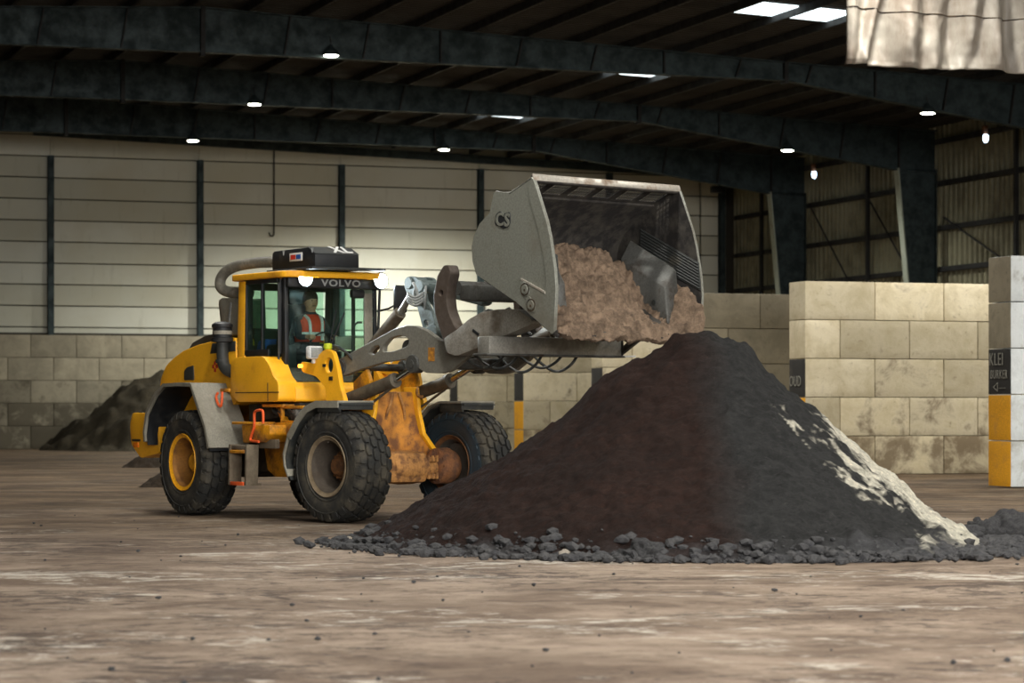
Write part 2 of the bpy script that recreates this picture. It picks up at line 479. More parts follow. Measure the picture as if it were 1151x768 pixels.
def fbm(p, oct=4, s=1.0):
    v, a = 0.0, 1.0
    q = Vector(p) * s
    for _ in range(oct):
        v += noise.noise(q) * a; q = q * 2.03; a *= 0.5
    return v

# ================================================================== THE HALL
UW0, UW1, VF = -13.0, 44.55, 101.9
def zroof(u): return 12.72 - 0.043 * abs(u - 15.8)

def build_floor():
    bm = bmesh.new()
    ys = []
    y = -12.0
    while y < 128:
        ys.append(y); y += 0.35 if 8 < y < 46 else 1.4
    xs = []
    x = -46.0
    while x < 56:
        xs.append(x); x += 0.35 if -14 < x < 12 else 1.6
    rows = []
    for y in ys:
        row = []
        for x in xs:
            z = 0.0
            if 12 < y < 60 and -14 < x < 14:
                z = 0.022 * fbm((x * 0.5, y * 0.9, 0.3), 3) - 0.012
                if 22 < y < 40: z = min(z, 0.0)
            row.append(bm.verts.new((x, y, z)))
        rows.append(row)
    for j in range(len(ys) - 1):
        for i in range(len(xs) - 1):
            bm.faces.new((rows[j][i], rows[j][i + 1], rows[j + 1][i + 1], rows[j + 1][i]))
    g = G(); g.bm.free(); g.bm = bm
    struct(g.obj('floor', M['floor'], angle=80))
build_floor()

# far wall: precast panels on a dark backing
g = G()
g.box((16, VF + 0.25, 6.4), (60, 0.2, 12.8))
g_p = G()
stan = [-0.84, 4.86, 10.76, 16.46, 22.24, 27.91, 33.68, 39.22, 44.45]
for i in range(len(stan) - 1):
    z = 4.62 - 0.815
    while z < 12.3:
        x0, x1 = stan[i], stan[i + 1]
        if i < len(stan) - 2:
            g_p.box(((x0 + x1) / 2, VF + 0.06, z + 0.4075), (x1 - x0 - 0.01, 0.16, 0.775), 0.018, seg=1)
        else:
            g_p.box((x0 + 2.05, VF + 0.06, z + 0.4075), (4.05, 0.16, 0.775), 0.018, seg=1)
            g_p.box((x0 + 4.7, VF + 0.06, z + 0.4075), (1.1, 0.16, 0.775), 0.018, seg=1)
        z += 0.815
w = struct(g.obj('wall_far', M['panel_gap'], mtx=HALL))
g_p.obj('wall_panels', M['panel'], parent=w)
# steel posts in front of the panels
for i, u in enumerate(stan[1:]):
    g = G()
    if i == len(stan) - 2: u = 44.2
    g.box((0, -0.14, 7.7), (0.22, 0.02, 6.9)); g.box((0, 0.0, 7.7), (0.03, 0.28, 6.9)); g.box((0, 0.12, 7.7), (0.22, 0.02, 6.9))
    struct(g.obj('wall_post', M['steel'], mtx=HALL @ Matrix.Translation((u, VF - 0.2, 0))))
g = G()
g.box((17, VF - 0.06, 4.36), (56, 0.2, 0.09))
struct(g.obj('trim_1', M['panel_gap'], mtx=HALL))
# eaves beam under the roof line along the far wall
g = G()
g.prism([(15.8, 12.2), (44.4, 11.35), (44.4, 11.05), (15.8, 11.9)], VF - 0.36, VF - 0.1, 0.0)
struct(g.obj('roof_beam', M['steel'], mtx=HALL))

# right wall: corrugated sheet, girts, posts
bm = bmesh.new()
v = -6.0; prev = None
while v < VF + 0.2:
    for dv, du in ((0, 0), (0.16, 0.0), (0.20, 0.09), (0.32, 0.09)):
        a = bm.verts.new((UW1 + 0.35 + du, v + dv, -0.05)); b = bm.verts.new((UW1 + 0.35 + du, v + dv, 12.0))
        if prev: bm.faces.new((prev[0], a, b, prev[1]))
        prev = (a, b)
    v += 0.36
g = G(); g.bm.free(); g.bm = bm
wr = struct(g.obj('wall_right', M['corrugated'], mtx=HALL, smooth=False))
for z in (3.4, 4.9, 6.4, 7.85, 9.42, 10.9):
    g = G()
    g.box((UW1 + 0.22, 48, z), (0.2, 107, 0.17))
    struct(g.obj('wall_girt', M['purlin'], mtx=HALL))
for v in (98.6, 89.1, 78.2):
    g = G(); g.box((UW1 + 0.05, v, 5.5), (0.12, 0.16, 11))
    struct(g.obj('wall_post', M['purlin'], mtx=HALL))
for (v0, z0, v1, z1) in ((93.9, 9.3, 89.2, 5.0), (84.2, 5.0, 89.0, 9.3), (83.2, 8.2, 78.3, 6.2)):
    g = G(); g.cyl((UW1 + 0.02, v0, z0), (UW1 + 0.02, v1, z1), 0.035, n=6)
    struct(g.obj('wall_brace', M['purlin'], mtx=HALL))
# left wall, out of frame, closes the hall
g = G(); g.box((UW0 - 0.1, 48, 6), (0.2, 108, 12.2))
struct(g.obj('wall_left', M['corrugated'], mtx=HALL))

# portal frames: column + haunched rafter
def portal(v, first):
    # the rafter, web with flanges and stiffeners
    top = [(UW0, zroof(UW0) - 0.28), (15.8, zroof(15.8) - 0.24), (44.5, zroof(44.5) - 0.24)]
    bot = [(44.5, 9.75), (42.9, 9.85), (33.3, 11.2), (15.8, 11.27), (-2, 11.2), (-11.5, 9.9), (UW0, 9.8)]
    g = G()
    g.prism(top + bot, v - 0.012, v + 0.012)
    # bottom flange and top flange
    for a, b in zip(bot[:-1], bot[1:]):
        d = Vector((b[0] - a[0], b[1] - a[1])); ang = math.atan2(d.y, d.x)
        g.box(((a[0] + b[0]) / 2, v, (a[1] + b[1]) / 2), (d.length + 0.02, 0.3, 0.035), rot=Matrix.Rotation(-ang, 3, 'Y'))
    for a, b in zip(top[:-1], top[1:]):
        d = Vector((b[0] - a[0], b[1] - a[1])); ang = math.atan2(d.y, d.x)
        g.box(((a[0] + b[0]) / 2, v, (a[1] + b[1]) / 2), (d.length + 0.02, 0.3, 0.035), rot=Matrix.Rotation(-ang, 3, 'Y'))
    def zb(u):
        for a, b in zip(bot[:-1], bot[1:]):
            if b[0] <= u <= a[0]:
                t = (a[0] - u) / (a[0] - b[0]); return a[1] + (b[1] - a[1]) * t
        return 11.2
    r = struct(g.obj('roof_rafter', M['steel'], mtx=HALL, smooth=False))
    h = G()
    u = 2.2
    k = 0
    while u < 44:
        z0, z1 = zb(u) + 0.02, zroof(u) - 0.26
        lean = 0.0 if k % 3 == 0 else 0.18
        for s in (-1,):
            h.prism([(u - 0.02, z0), (u + 0.02, z0), (u + 0.02 + lean, z1), (u - 0.02 + lean, z1)], v - 0.14, v - 0.012)
        u += 2.27; k += 1
    h.prism([(15.74, 11.15), (15.86, 11.15), (15.86, zroof(15.8) - 0.2), (15.74, zroof(15.8) - 0.2)], v - 0.17, v + 0.17)
    h.prism([(33.25, 11.1), (33.37, 11.1), (33.37, zroof(33.3) - 0.2), (33.25, zroof(33.3) - 0.2)], v - 0.17, v + 0.17)
    h.obj('stiffener', M['purlin'], parent=r, smooth=False)
    # column, tapered: wide at the knee, narrow at the floor
    g = G()
    uo, zt = 44.5, 9.9
    ui_t, ui_b = 43.0, 43.98
    g.prism([(ui_b, 0), (uo, 0), (uo, zt), (ui_t, zt)], v - 0.012, v + 0.012)
    g.box((uo, v, zt / 2), (0.03, 0.3, zt))
    c = struct(g.obj('steel_column', M['steel'], mtx=HALL, smooth=False))
    f = G()
    d = Vector((ui_t - ui_b, zt)); ang = math.atan2(d.y, d.x)
    f.box(((ui_t + ui_b) / 2, v, zt / 2), (d.length, 0.34, 0.05), rot=Matrix.Rotation(-ang, 3, 'Y'))
    fl = f.obj('inner_flange', M['flange'], parent=c, smooth=False)
for i, v in enumerate((94.35, 83.69, 72.0, 55.5)):
    portal(v, i == 0)

# roof sheet and purlins
bm = bmesh.new()
for (ua, ub) in ((UW0, 15.8), (15.8, UW1 + 0.5)):
    vv = -8.0; prev = None
    while vv < VF + 0.4:
        step = 0.30 if vv > 60 else 3.0
        for dv, dz in (((0, 0), (0.12, 0.0), (0.15, 0.05), (0.27, 0.05)) if vv > 60 else ((0, 0),)):
            a = bm.verts.new((ua, vv + dv, zroof(ua) + dz)); b = bm.verts.new((ub, vv + dv, zroof(ub) + dz))
            if prev: bm.faces.new((prev[0], a, b, prev[1]))
            prev = (a, b)
        vv += step
g = G(); g.bm.free(); g.bm = bm
ceil = struct(g.obj('ceiling', M['roof'], mtx=HALL, smooth=False))
u = 2.5
while u < 44.4:
    g = G()
    z = zroof(u)
    g.prism([(u - 0.03, z - 0.02), (u + 0.07, z - 0.02), (u + 0.07, z - 0.03), (u - 0.015, z - 0.03), (u - 0.015, z - 0.21), (u + 0.07, z - 0.21), (u + 0.07, z - 0.225), (u - 0.03, z - 0.225)], 56, VF)
    struct(g.obj('roof_purlin', M['purlin'], mtx=HALL, smooth=False))
    u += 1.62
# skylights set in the roof sheet, one strip per bay
k = 1
for (v0, v1) in ((64.0, 65.7), (76.3, 78.4), (88.8, 91.0)):
    g = G()
    ua, ub = 28.75, 32.1
    g.prism([(ua, zroof(ua) - 0.012), (ub, zroof(ub) - 0.012), (ub, zroof(ub) - 0.05), (ua, zroof(ua) - 0.05)], v0, v1)
    struct(g.obj('window_%d' % k, M['skylight'], mtx=HALL)); k += 1

# ------------------------------------------------------------------ concrete block walls
CH, CL = 0.86, 1.72
def block_mesh(L, face_mats, seed, bulge=0.012):
    rnd = random.Random(seed)
    bm = bmesh.new()
    bmesh.ops.create_cube(bm, size=1.0)
    for v_ in bm.verts:
        v_.co = Vector((v_.co.x * (L - 0.016), v_.co.y * (CH - 0.016), v_.co.z * (CH - 0.014)))
    bmesh.ops.subdivide_edges(bm, edges=bm.edges[:], cuts=3, use_grid_fill=True)
    bmesh.ops.bevel(bm, geom=[e for e in bm.edges if len(e.link_faces) == 2 and e.calc_face_angle() > 0.5], offset=0.018, segments=2, affect='EDGES', profile=0.6)
    for v_ in bm.verts:
        n = noise.noise_vector(v_.co * 2.3 + Vector((seed * 7.1, 0, 0)))
        v_.co += Vector((n.x * 0.006, n.y * 0.006, n.z * 0.003))
    for f in bm.faces:
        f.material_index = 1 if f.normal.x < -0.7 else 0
    me = bpy.data.meshes.new('concrete_block'); bm.to_mesh(me); bm.free()
    for m in face_mats: me.materials.append(m)
    me.polygons.foreach_set('use_smooth', [True] * len(me.polygons)); me.set_sharp_from_angle(angle=math.radians(40))
    return me
CACHE = {}
def block(L, mats, seed):
    key = (round(L, 2), tuple(m.name for m in mats), seed)
    if key not in CACHE: CACHE[key] = block_mesh(L, mats, seed)
    return CACHE[key]
ORD = ['first', 'second', 'third', 'fourth', 'fifth', 'sixth', 'seventh', 'eighth', 'ninth', 'tenth', 'eleventh', 'twelfth', 'thirteenth']
COURSE = ['bottom', 'fourth', 'third', 'second', 'top']
SIGNS = {}
def wall_of_blocks(u0, v_front, n, main, desc, group, dirt, half_top, paint=None, order='from the end', skip=()):
    """u0: left end, v_front: plane of the front face"""
    for c in range(5):
        u = u0
        half = (c % 2 == 0) != half_top
        lens = ([CL / 2] + [CL] * (n - 1) + [CL / 2]) if half else [CL] * n
        for i, L in enumerate(lens):
            if (c, i) in skip:
                u += L; continue
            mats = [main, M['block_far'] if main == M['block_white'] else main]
            if i == 0 and paint and paint.get(c): mats = [main, M[paint[c]]]
            me = block(L, mats, (c * 5 + i * 3) % 4)
            o = place('concrete_block', me, None, HALL @ Matrix.Translation((u + L / 2, v_front + CH / 2, c * CH + CH / 2)))
            words = desc % (COURSE[c], ORD[i])
            tag(o, words, 'concrete block', group)
            o['dirt'] = dirt(c, i)
            if i == 0: SIGNS[(group, c)] = o
            u += L

def uv_of(px, Y):
    X = (px - 575.5) * Y / 3000.0
    p = HALL.inverted() @ Vector((X, Y, 0)); return p.x, p.y
rnd = random.Random(3)
PAINT = {0: 'paint_yellow', 1: 'paint_yellow', 2: 'paint_black'}
divs = [
    (1136, 49.4, 2, 'block_white', 'concrete block in whitewashed bay wall with the KLEI sign, %s course, %s from the end', 'blocks of the whitewashed bay wall', True, PAINT),
    (905, 59.0, 4, 'block', 'cream concrete block in bay wall with the OUD sign, %s course, %s from the end', 'blocks of the cream bay wall', True, PAINT),
    (782, 65.0, 2, 'block_far', 'concrete block in bay wall behind the heap crest, %s course, %s from its end', 'blocks of the bay wall behind the crest', True, PAINT),
    (677, 71.0, 2, 'block', 'concrete block in bay wall under the raised bucket, %s course, %s from its end', 'blocks of the bay wall under the bucket', True, PAINT),
    (588, 80.0, 2, 'block', 'concrete block in bay wall with faded yellow foot, %s course, %s from its end', 'blocks of the bay wall with faded yellow foot', True, PAINT),
    (514, 87.0, 2, 'block', 'concrete block in bay wall beyond the far tyre, %s course, %s from its end', 'blocks of the bay wall beyond the far tyre', True, PAINT),
]
for (px, Y, n, mt, desc, grp, ht, paint) in divs:
    u, v = uv_of(px, Y)
    def dirt(c, i, r=rnd): return max(0.0, {0: 0.5, 1: 0.22, 2: 0.12}.get(c, 0.0) + r.uniform(-0.15, 0.25))
    wall_of_blocks(u, v, n, M[mt], desc, grp, dirt, ht, paint)
# far wall of blocks
def dirt_far(c, i): return {0: 0.75, 1: 0.6, 2: 0.32, 3: 0.12}.get(c, 0.05) + rnd.uniform(-0.2, 0.2) - 0.02 * i
wall_of_blocks(13.83, 100.7, 12, M['block_far'], 'dusty concrete block in the far wall, %s course, %s from the left edge', 'blocks of the far wall', dirt_far, True)

def sign(key, rows):
    o = SIGNS[key]
    L = max(v_.co.x for v_ in o.data.vertices)
    for (t, size, y, z, sx) in rows:
        lettering(t, size, face_mtx((-L - 0.012, y, z), (0, -1, 0), (0, 0, 1)), M['chalk'], o, 'lettering', 0.004, sx=sx, bold=-0.002)
sign(('blocks of the whitewashed bay wall', 2), [('KLEI', 0.34, 0.10, 0.22, 0.75), ('BURKER', 0.24, 0.0, -0.06, 0.68), ('\u25C1\u2014', 0.2, 0.0, -0.3, 1.2)])
sign(('blocks of the cream bay wall', 2), [('OUD', 0.34, 0.08, -0.08, 0.75)])

# ------------------------------------------------------------------ hanging lamps and small fittings
def on_plane(px, py, v):
    d = HALL.inverted().to_3x3() @ Vector(((px - 575.5) / 3000.0, 1, -(py - 463) / 3000.0))
    t = v / d.y
    return (d.x * t, v, CAM_H + d.z * t)
LAMPS = []
def ceiling_lamp(px, py, v, label):
    u, v_, z = on_plane(px, py, v - 0.25)
    t = empty('ceiling_lamp', HALL @ Matrix.Translation((u, v_, z)))
    tag(t, label, 'lamp', 'ceiling lamps')
    g = G(); g.lathe([(0.02, 0.30), (0.05, 0.28), (0.09, 0.2), (0.2, 0.12), (0.24, 0.0), (0.22, -0.01)], n=20, axis='z')
    g.obj('housing', M['steel'], t)
    g = G(); g.lathe([(0.0, -0.05), (0.12, -0.045), (0.2, -0.02), (0.21, 0.01)], n=20, axis='z')
    g.obj('diffuser', M['lamp'], t)
    g = G(); g.cyl((0, 0, 0.28), (0, 0.1, 0.55), 0.015, n=6)
    g.obj('bracket', M['purlin'], t)
    LAMPS.append((u, v_, z - 0.1))
ceiling_lamp(372, 62, 72.0, 'round white lamp under the front roof rafter, above the cab')
ceiling_lamp(286, 117, 83.69, 'round white lamp under the middle roof rafter, above the cab')
ceiling_lamp(217, 158, 94.35, 'small round lamp under the rearmost rafter beside a wall post')
ceiling_lamp(499, 168, 94.35, 'small round lamp under the rearmost rafter near the bucket')
ceiling_lamp(1043, 127, 72.0, 'round white lamp under the front rafter below the hanging tarpaulin')
ceiling_lamp(885, 169, 83.69, 'round white lamp under the middle rafter beside the steel columns')
def small_light(px, py, v, label):
    u, v_, z = on_plane(px, py, v)
    t = empty('emergency_light', HALL @ Matrix.Translation((u, v_, z)))
    tag(t, label, 'light', 'small blue lights')
    g = G(); g.box((0, 0.05, 0.25), (0.16, 0.12, 0.3), 0.02); g.obj('housing', M['hub_rust'], t)
    g = G(); g.lathe([(0.0, -0.16), (0.07, -0.12), (0.09, 0.0), (0.07, 0.1)], n=14, axis='z'); g.obj('lens', M['led'], t)
    g = G(); g.cyl((0, 0.05, 0.38), (0, 0.1, 1.2), 0.012, n=6); g.obj('bracket', M['purlin'], t)
small_light(1108, 155, 76.0, 'small bluish light hanging on the right wall below the tarpaulin')
small_light(915, 196, 90.0, 'small bluish light hanging between the two steel columns')
# rod hanging on the far wall
u, v, z0 = on_plane(308, 262, VF - 0.12)
_, _, z1 = on_plane(308, 166, VF - 0.12)
g = G(); g.cyl((0, 0, 0), (0, 0, z1 - z0), 0.03, n=8)
g.tube([(0, 0, 0), (-0.02, 0, -0.12), (-0.16, 0, -0.12), (-0.2, 0, 0.02)], 0.03, 8, smooth_path=2)
g.box((0, 0, z1 - z0), (0.16, 0.1, 0.12), 0.02)
tag(g.obj('hanging_rod', M['purlin'], mtx=HALL @ Matrix.Translation((u, v, z0))), 'thin dark rod with hook hanging on the cream far wall panels', 'rod')
# flood light in the far corner
u, v, z = on_plane(806, 213, 98.0)
t = empty('flood_light', HALL @ Matrix.Translation((u, v, z)))
tag(t, 'dark flood light under the rafter in the far corner', 'light')
g = G(); g.box((0, 0, 0), (0.5, 0.34, 0.26), 0.05); g.obj('housing', M['black'], t)
g = G(); g.tube([(0.25, 0, 0.05), (0.6, 0, 0.12), (1.2, 0, 0.08)], 0.04, 8); g.obj('bracket', M['black'], t)

# ------------------------------------------------------------------ tarpaulin
def tarp():
    Y0 = 45.0
    X0 = (948 - 575.5) * Y0 / 3000.0
    d = Vector((math.cos(math.radians(19)), math.sin(math.radians(19)), 0))
    nrm = Vector((d.y, -d.x, 0))
    n, m = 250, 46
    def fold(s, z):
        t = (8.9 - z) / 1.65
        amp = 0.07 + 0.10 * max(0, 1 - abs(z - 7.8) / 1.1)
        f = amp * (math.sin(s * 5.3 + 0.9 * math.sin(s * 1.7) + (1 - t) * 1.3) + 0.55 * math.sin(s * 11.1 + t * 1.4 + 0.5 * math.sin(s * 2.3)))
        f += 0.16 * math.exp(-((s - 0.3 - (1 - t) * 0.45) / 0.10) ** 2) - 0.12 * math.exp(-((s - 0.55 - (1 - t) * 0.4) / 0.12) ** 2)
        f += 0.07 * noise.noise((s * 1.4, z * 1.2, 3)) + 0.04 * noise.noise((s * 4, z * 2.5, 1)) + 0.015 * noise.noise((s * 11, z * 7, 1))
        # gathered little pleats along the bottom hem
        f += 0.05 * max(0, (7.55 - z) / 0.3) * math.sin(s * 17 + 2 * math.sin(s * 3))
        return f
    bm = bmesh.new(); rows = []
    zt = 8.9
    for j in range(m + 1):
        t = j / m
        row = []
        for i in range(n + 1):
            s = i / n * 7.0
            zb = 7.25 + 0.004 * s + 0.02 * math.sin(s * 3.1)
            z = zt + (zb - zt) * t
            f = fold(s, z)
            if t > 0.97: f *= 0.8
            p = Vector((X0, Y0, z)) + d * s + nrm * f
            row.append(bm.verts.new(p))
        rows.append(row)
    for j in range(m):
        for i in range(n):
            bm.faces.new((rows[j][i], rows[j][i + 1], rows[j + 1][i + 1], rows[j + 1][i]))
    g = G(); g.bm.free(); g.bm = bm
    o = g.obj('hanging_tarpaulin', M['tarp'], angle=180)
    md = o.modifiers.new('solid', 'SOLIDIFY'); md.thickness = 0.008
    tag(o, 'large grubby beige tarpaulin hanging in folds from the roof', 'tarpaulin')
    h = G()
    h.tube([Vector((X0, Y0, zt)), Vector((X0, Y0, zt)) + d * 7.0], 0.03, 8)
    h.tube([Vector((X0, Y0, zt)), Vector((X0, Y0, 12.4))], 0.012, 6)
    h.tube([Vector((X0, Y0, zt)) + d * 7.0, Vector((X0, Y0, 12.4)) + d * 7.0], 0.012, 6)
    h.obj('hanging_cable', M['purlin'], o)
    h = G()
    pts = []
    for i in range(121):
        s = i / 120 * 7.0
        pts.append(Vector((X0, Y0, 8.21 - 0.012 * s + 0.02 * math.sin(s * 4))) + d * s + nrm * (fold(s, 8.2) + 0.012))
    h.tube(pts, 0.012, 6)
    h.obj('seam', M['chassis'], o)
tarp()
# ================================================================== SOIL
PC = Vector((2.12, 29.0))
PROF_L = [(0, 2.27), (0.34, 2.24), (0.49, 2.10), (1.13, 1.76), (1.62, 1.27), (2.12, 0.95), (2.95, 0.50), (3.47, 0.21), (3.85, 0.04), (4.3, -0.12)]
PROF_R = [(0, 2.27), (0.30, 2.19), (0.50, 2.07), (0.64, 1.86), (0.89, 1.63), (1.28, 1.33), (1.95, 0.76), (2.44, 0.36), (2.95, 0.02), (3.4, -0.14)]
PROF_F = [(0, 2.27), (0.30, 2.2), (0.6, 1.98), (1.2, 1.56), (2.0, 1.04), (3.0, 0.47), (3.6, 0.16), (3.95, 0.0), (4.5, -0.2)]
def prof_at(P, r):
    for (a, b) in zip(P[:-1], P[1:]):
        if r <= b[0]:
            return a[1] + (b[1] - a[1]) * (r - a[0]) / (b[0] - a[0])
    return P[-1][1]
def heap_h(x, y):
    dx, dy = x - PC.x, y - PC.y
    r = math.hypot(dx, dy); a = math.atan2(dy, dx)
    c, sn = math.cos(a), math.sin(a)
    r2 = r * (1 + 0.05 * noise.noise((c * 1.5, sn * 1.5, 4)))
    h = prof_at(PROF_R if c > 0 else PROF_L, r2) * c * c + prof_at(PROF_F, r2) * sn * sn
    return h + 0.04 * math.sin(min(1, r / 4) * PI) * noise.noise((a * 2.2, r * 0.3, 9))
def heap_radius(a):
    lo, hi = 2.0, 5.0
    for _ in range(14):
        m = (lo + hi) / 2
        if heap_h(PC.x + math.cos(a) * m, PC.y + math.sin(a) * m) > 0: lo = m
        else: hi = m
    return lo
def heap_obj():
    n = 360
    bm = bmesh.new()
    cl = bm.loops.layers.float_color.new('soil')
    ext = 4.6
    rows = []
    data = {}
    brown, brown2 = Vector(lin((56, 38, 31))[:3]), Vector(lin((42, 31, 27))[:3])
    grey, grey2, white = Vector(lin((54, 54, 53))[:3]), Vector(lin((78, 78, 79))[:3]), Vector(lin((226, 220, 200))[:3])
    for j in range(n + 1):
        row = []
        for i in range(n + 1):
            x = PC.x + (i / n * 2 - 1) * ext; y = PC.y + (j / n * 2 - 1) * ext
            h = heap_h(x, y)
            dx, dy = x - PC.x, y - PC.y
            a = math.atan2(dy, dx)
            r = math.hypot(dx, dy)
            q = Vector((x, y, h))
            f = max(0.0, min(1.0, (h + 0.1) / 0.25))
            d = 0.045 * fbm(q, 5, 3.2) + 0.05 * (0.5 - noise.voronoi(q * 6)[0][0]) + 0.03 * (0.5 - noise.voronoi(q * 14)[0][0])
            # blocky crumbs on the crest right side and the toe
            toe = math.exp(-((h - 0.12) / 0.16) ** 2)
            rt = max(0, math.cos(a + 0.7))
            d += toe * (0.25 + rt) * 0.10 * max(0, noise.noise(q * 5.0 + Vector((3, 1, 0))))
            d += 0.06 * max(0, math.cos(a)) * noise.noise(q * 2.2) * (h > 0.4)
            z = h + d * (0.3 + 0.7 * f)
            if z < -0.06: z = -0.06
            v = bm.verts.new((x, y, z)); row.append(v)
            # colours of the tipped materials
            sx = dx + 0.14 * fbm((x, y, 1), 4, 1.3)
            mix = max(0, min(1, (sx + 0.22) / 0.42))
            br = brown.lerp(brown2, 0.5 + 0.5 * noise.noise(q * 1.1))
            c = br.lerp(grey, mix)
            toe_g = max(0, min(1, ((0.24 if dx > 0 else 0.10) + 0.16 * fbm((x * 1.6, y * 1.6, 2), 3) - h) / 0.14)) * (0.9 if dx > -3.2 else 0.3) * (0.25 if math.degrees(a) > -46 and dx > 0 else 1)
            c = c.lerp(grey2, toe_g)
            # pale spoil that ran down the right flank in streaks
            ang = math.degrees(a)
            st = noise.noise((ang * 0.11, r * 0.3, 7)) + 0.6 * noise.noise((ang * 0.4, r * 0.9, 3)) + 0.5 * noise.noise((ang * 1.1, r * 2.2, 3)) + 0.45 * fbm(q, 4, 7.0)
            edge = max(0, min(1, (ang + 28 + 9 * r) / 16)) * max(0, min(1, (r - 1.0) / 0.6))
            fine = fbm(q, 3, 13.0)
            wv = edge * 1.5 + st * 0.62 + fine * 0.3 - 0.68
            pz = noise.noise((x * 1.3 + 5, y * 1.3, 2)) + 0.7 * noise.noise((ang * 0.25, r * 1.8, 5)) + 0.7 * fbm(q, 4, 6.0)
            patch = (pz + fine * 0.4 - 0.24) * 1.3 if (-62 < ang < 10 and mix > 0.7 and r > 1.2) else -1
            wv = max(wv * (1 if mix > 0.5 else 0), patch)
            wv = max(0, min(1, wv * 1.8)) * (1 - 0.9 * toe_g if ang < -46 else 1 - 0.3 * toe_g)
            c = c.lerp(white, wv)
            data[v] = (c.x, c.y, c.z, 1)
        rows.append(row)
    for j in range(n):
        for i in range(n):
            vs = (rows[j][i], rows[j][i + 1], rows[j + 1][i + 1], rows[j + 1][i])
            if max(v.co.z for v in vs) > -0.055:
                f = bm.faces.new(vs)
                for lp in f.loops: lp[cl] = data[lp.vert]
    for v in [v for v in bm.verts if not v.link_faces]: bm.verts.remove(v)
    g = G(); g.bm.free(); g.bm = bm
    me = bpy.data.meshes.new('soil_heap'); bm.to_mesh(me); bm.free()
    me.materials.append(M['heap'])
    me.polygons.foreach_set('use_smooth', [True] * len(me.polygons))
    o = place('soil_heap', me)
    return tag(o, 'large heap of dark brown soil with grey and white streaked right slope', 'soil heap', kind='stuff')
heap_obj()

def lump_mesh(name, size, seed, mat, sub=3, rough=0.35, flat=0.75):
    bm = bmesh.new()
    bmesh.ops.create_icosphere(bm, subdivisions=sub, radius=size)
    for v in bm.verts:
        q = v.co / size
        d = 1 + rough * noise.noise(q * 1.3 + Vector((seed * 3.7, 0, 0))) + rough * 0.6 * noise.noise(q * 3.1 + Vector((0, seed * 2.3, 0)))
        d += rough * 0.25 * noise.noise(q * 7)
        v.co = Vector((v.co.x * d, v.co.y * d, v.co.z * d * flat))
    me = bpy.data.meshes.new(name); bm.to_mesh(me); bm.free()
    me.materials.append(mat)
    me.polygons.foreach_set('use_smooth', [True] * len(me.polygons))
    return me
def ground_xy(px, py):
    Y = 4200.0 / (py - 463); return ((px - 575.5) * Y / 3000.0, Y)
# larger lumps lying along the foot of the heap
lumps = [(404, 611, 0.07), (455, 612, 0.08), (440, 604, 0.13), (498, 613, 0.24), (520, 622, 0.10), (556, 620, 0.13), (608, 625, 0.09),
         (645, 621, 0.18), (672, 622, 0.09), (700, 629, 0.08), (724, 630, 0.16), (744, 625, 0.10), (790, 627, 0.07),
         (828, 626, 0.10), (862, 625, 0.16), (900, 622, 0.08), (958, 622, 0.11), (1000, 620, 0.17), (1035, 617, 0.10), (1062, 614, 0.15),
         (1088, 612, 0.16), (1112, 607, 0.17), (1134, 606, 0.24), (1100, 598, 0.12), (1147, 600, 0.2)]
lm = [lump_mesh('soil_lump', 1.0, s, M['clod'], 4, 0.5, 0.7) for s in range(5)]
for i, (px, py, s) in enumerate(lumps):
    x, y = ground_xy(px, py)
    o = place('soil_lump', lm[i % 5], None, Matrix.Translation((x, y + s * 0.8, s * 0.5)) @ Matrix.Rotation(i * 1.7, 4, 'Z') @ Matrix.Diagonal((s, s, s, 1)))
    if px == 498: lb = 'largest grey soil lump at the left foot of the heap'
    elif px == 1134: lb = 'largest dark soil lump beyond the right foot of the heap'
    else: lb = 'dark grey soil lump lying along the foot of the heap'
    tag(o, lb, 'soil lump', 'soil lumps along the heap foot')
pm = [lump_mesh('stone', 1.0, s + 11, M['pebble'], 3, 0.2, 0.8) for s in range(3)]
for i, (px, py, s) in enumerate([(578, 624, 0.065), (597, 625, 0.05), (634, 628, 0.06), (648, 625, 0.055), (694, 612, 0.045), (392, 611, 0.05), (752, 628, 0.04)]):
    x, y = ground_xy(px, py)
    o = place('stone', pm[i % 3], None, Matrix.Translation((x, y - 0.05, s * 0.7)) @ Matrix.Rotation(i * 2.1, 4, 'Z') @ Matrix.Diagonal((s * 1.2, s, s, 1)))
    tag(o, 'small pale stone lying at the front foot of the heap', 'stone', 'pale stones at the heap foot')
# crumbs strewn on the floor and along the toe
bm = bmesh.new()
rr = random.Random(5)
def crumb(x, y, s, z=0.0):
    mt = Matrix.Translation((x, y, z + s * 0.3)) @ Matrix.Rotation(rr.uniform(0, 6), 4, 'Z') @ Matrix.Diagonal((s * rr.uniform(0.8, 1.6), s, s * 0.7, 1))
    r = bmesh.ops.create_icosphere(bm, subdivisions=1, radius=1.0, matrix=mt)
    for v in r['verts']:
        v.co += noise.noise_vector(v.co * (2 / s)) * s * 0.35
for i in range(2400):
    a = rr.uniform(-PI, 0.35)
    R = heap_radius(a) + rr.gauss(-0.02, 0.17) + (0.35 if -0.9 < a else 0) * rr.random()
    x, y = PC.x + math.cos(a) * R , PC.y + math.sin(a) * R
    crumb(x, y, rr.choice((0.008, 0.01, 0.012, 0.015, 0.015, 0.02, 0.02, 0.03, 0.04, 0.065)), max(0, heap_h(x, y)))
for i in range(110):
    y = 11 + rr.random() ** 1.3 * 26; x = rr.uniform(-0.2, 0.2) * y
    crumb(x, y, rr.choice((0.008, 0.01, 0.015, 0.02)))
for i in range(200):
    px, py = rr.gauss(1115, 26), rr.gauss(612, 7)
    x, y = ground_xy(px, max(590, py)); crumb(x, y, rr.choice((0.03, 0.04, 0.06, 0.08)))
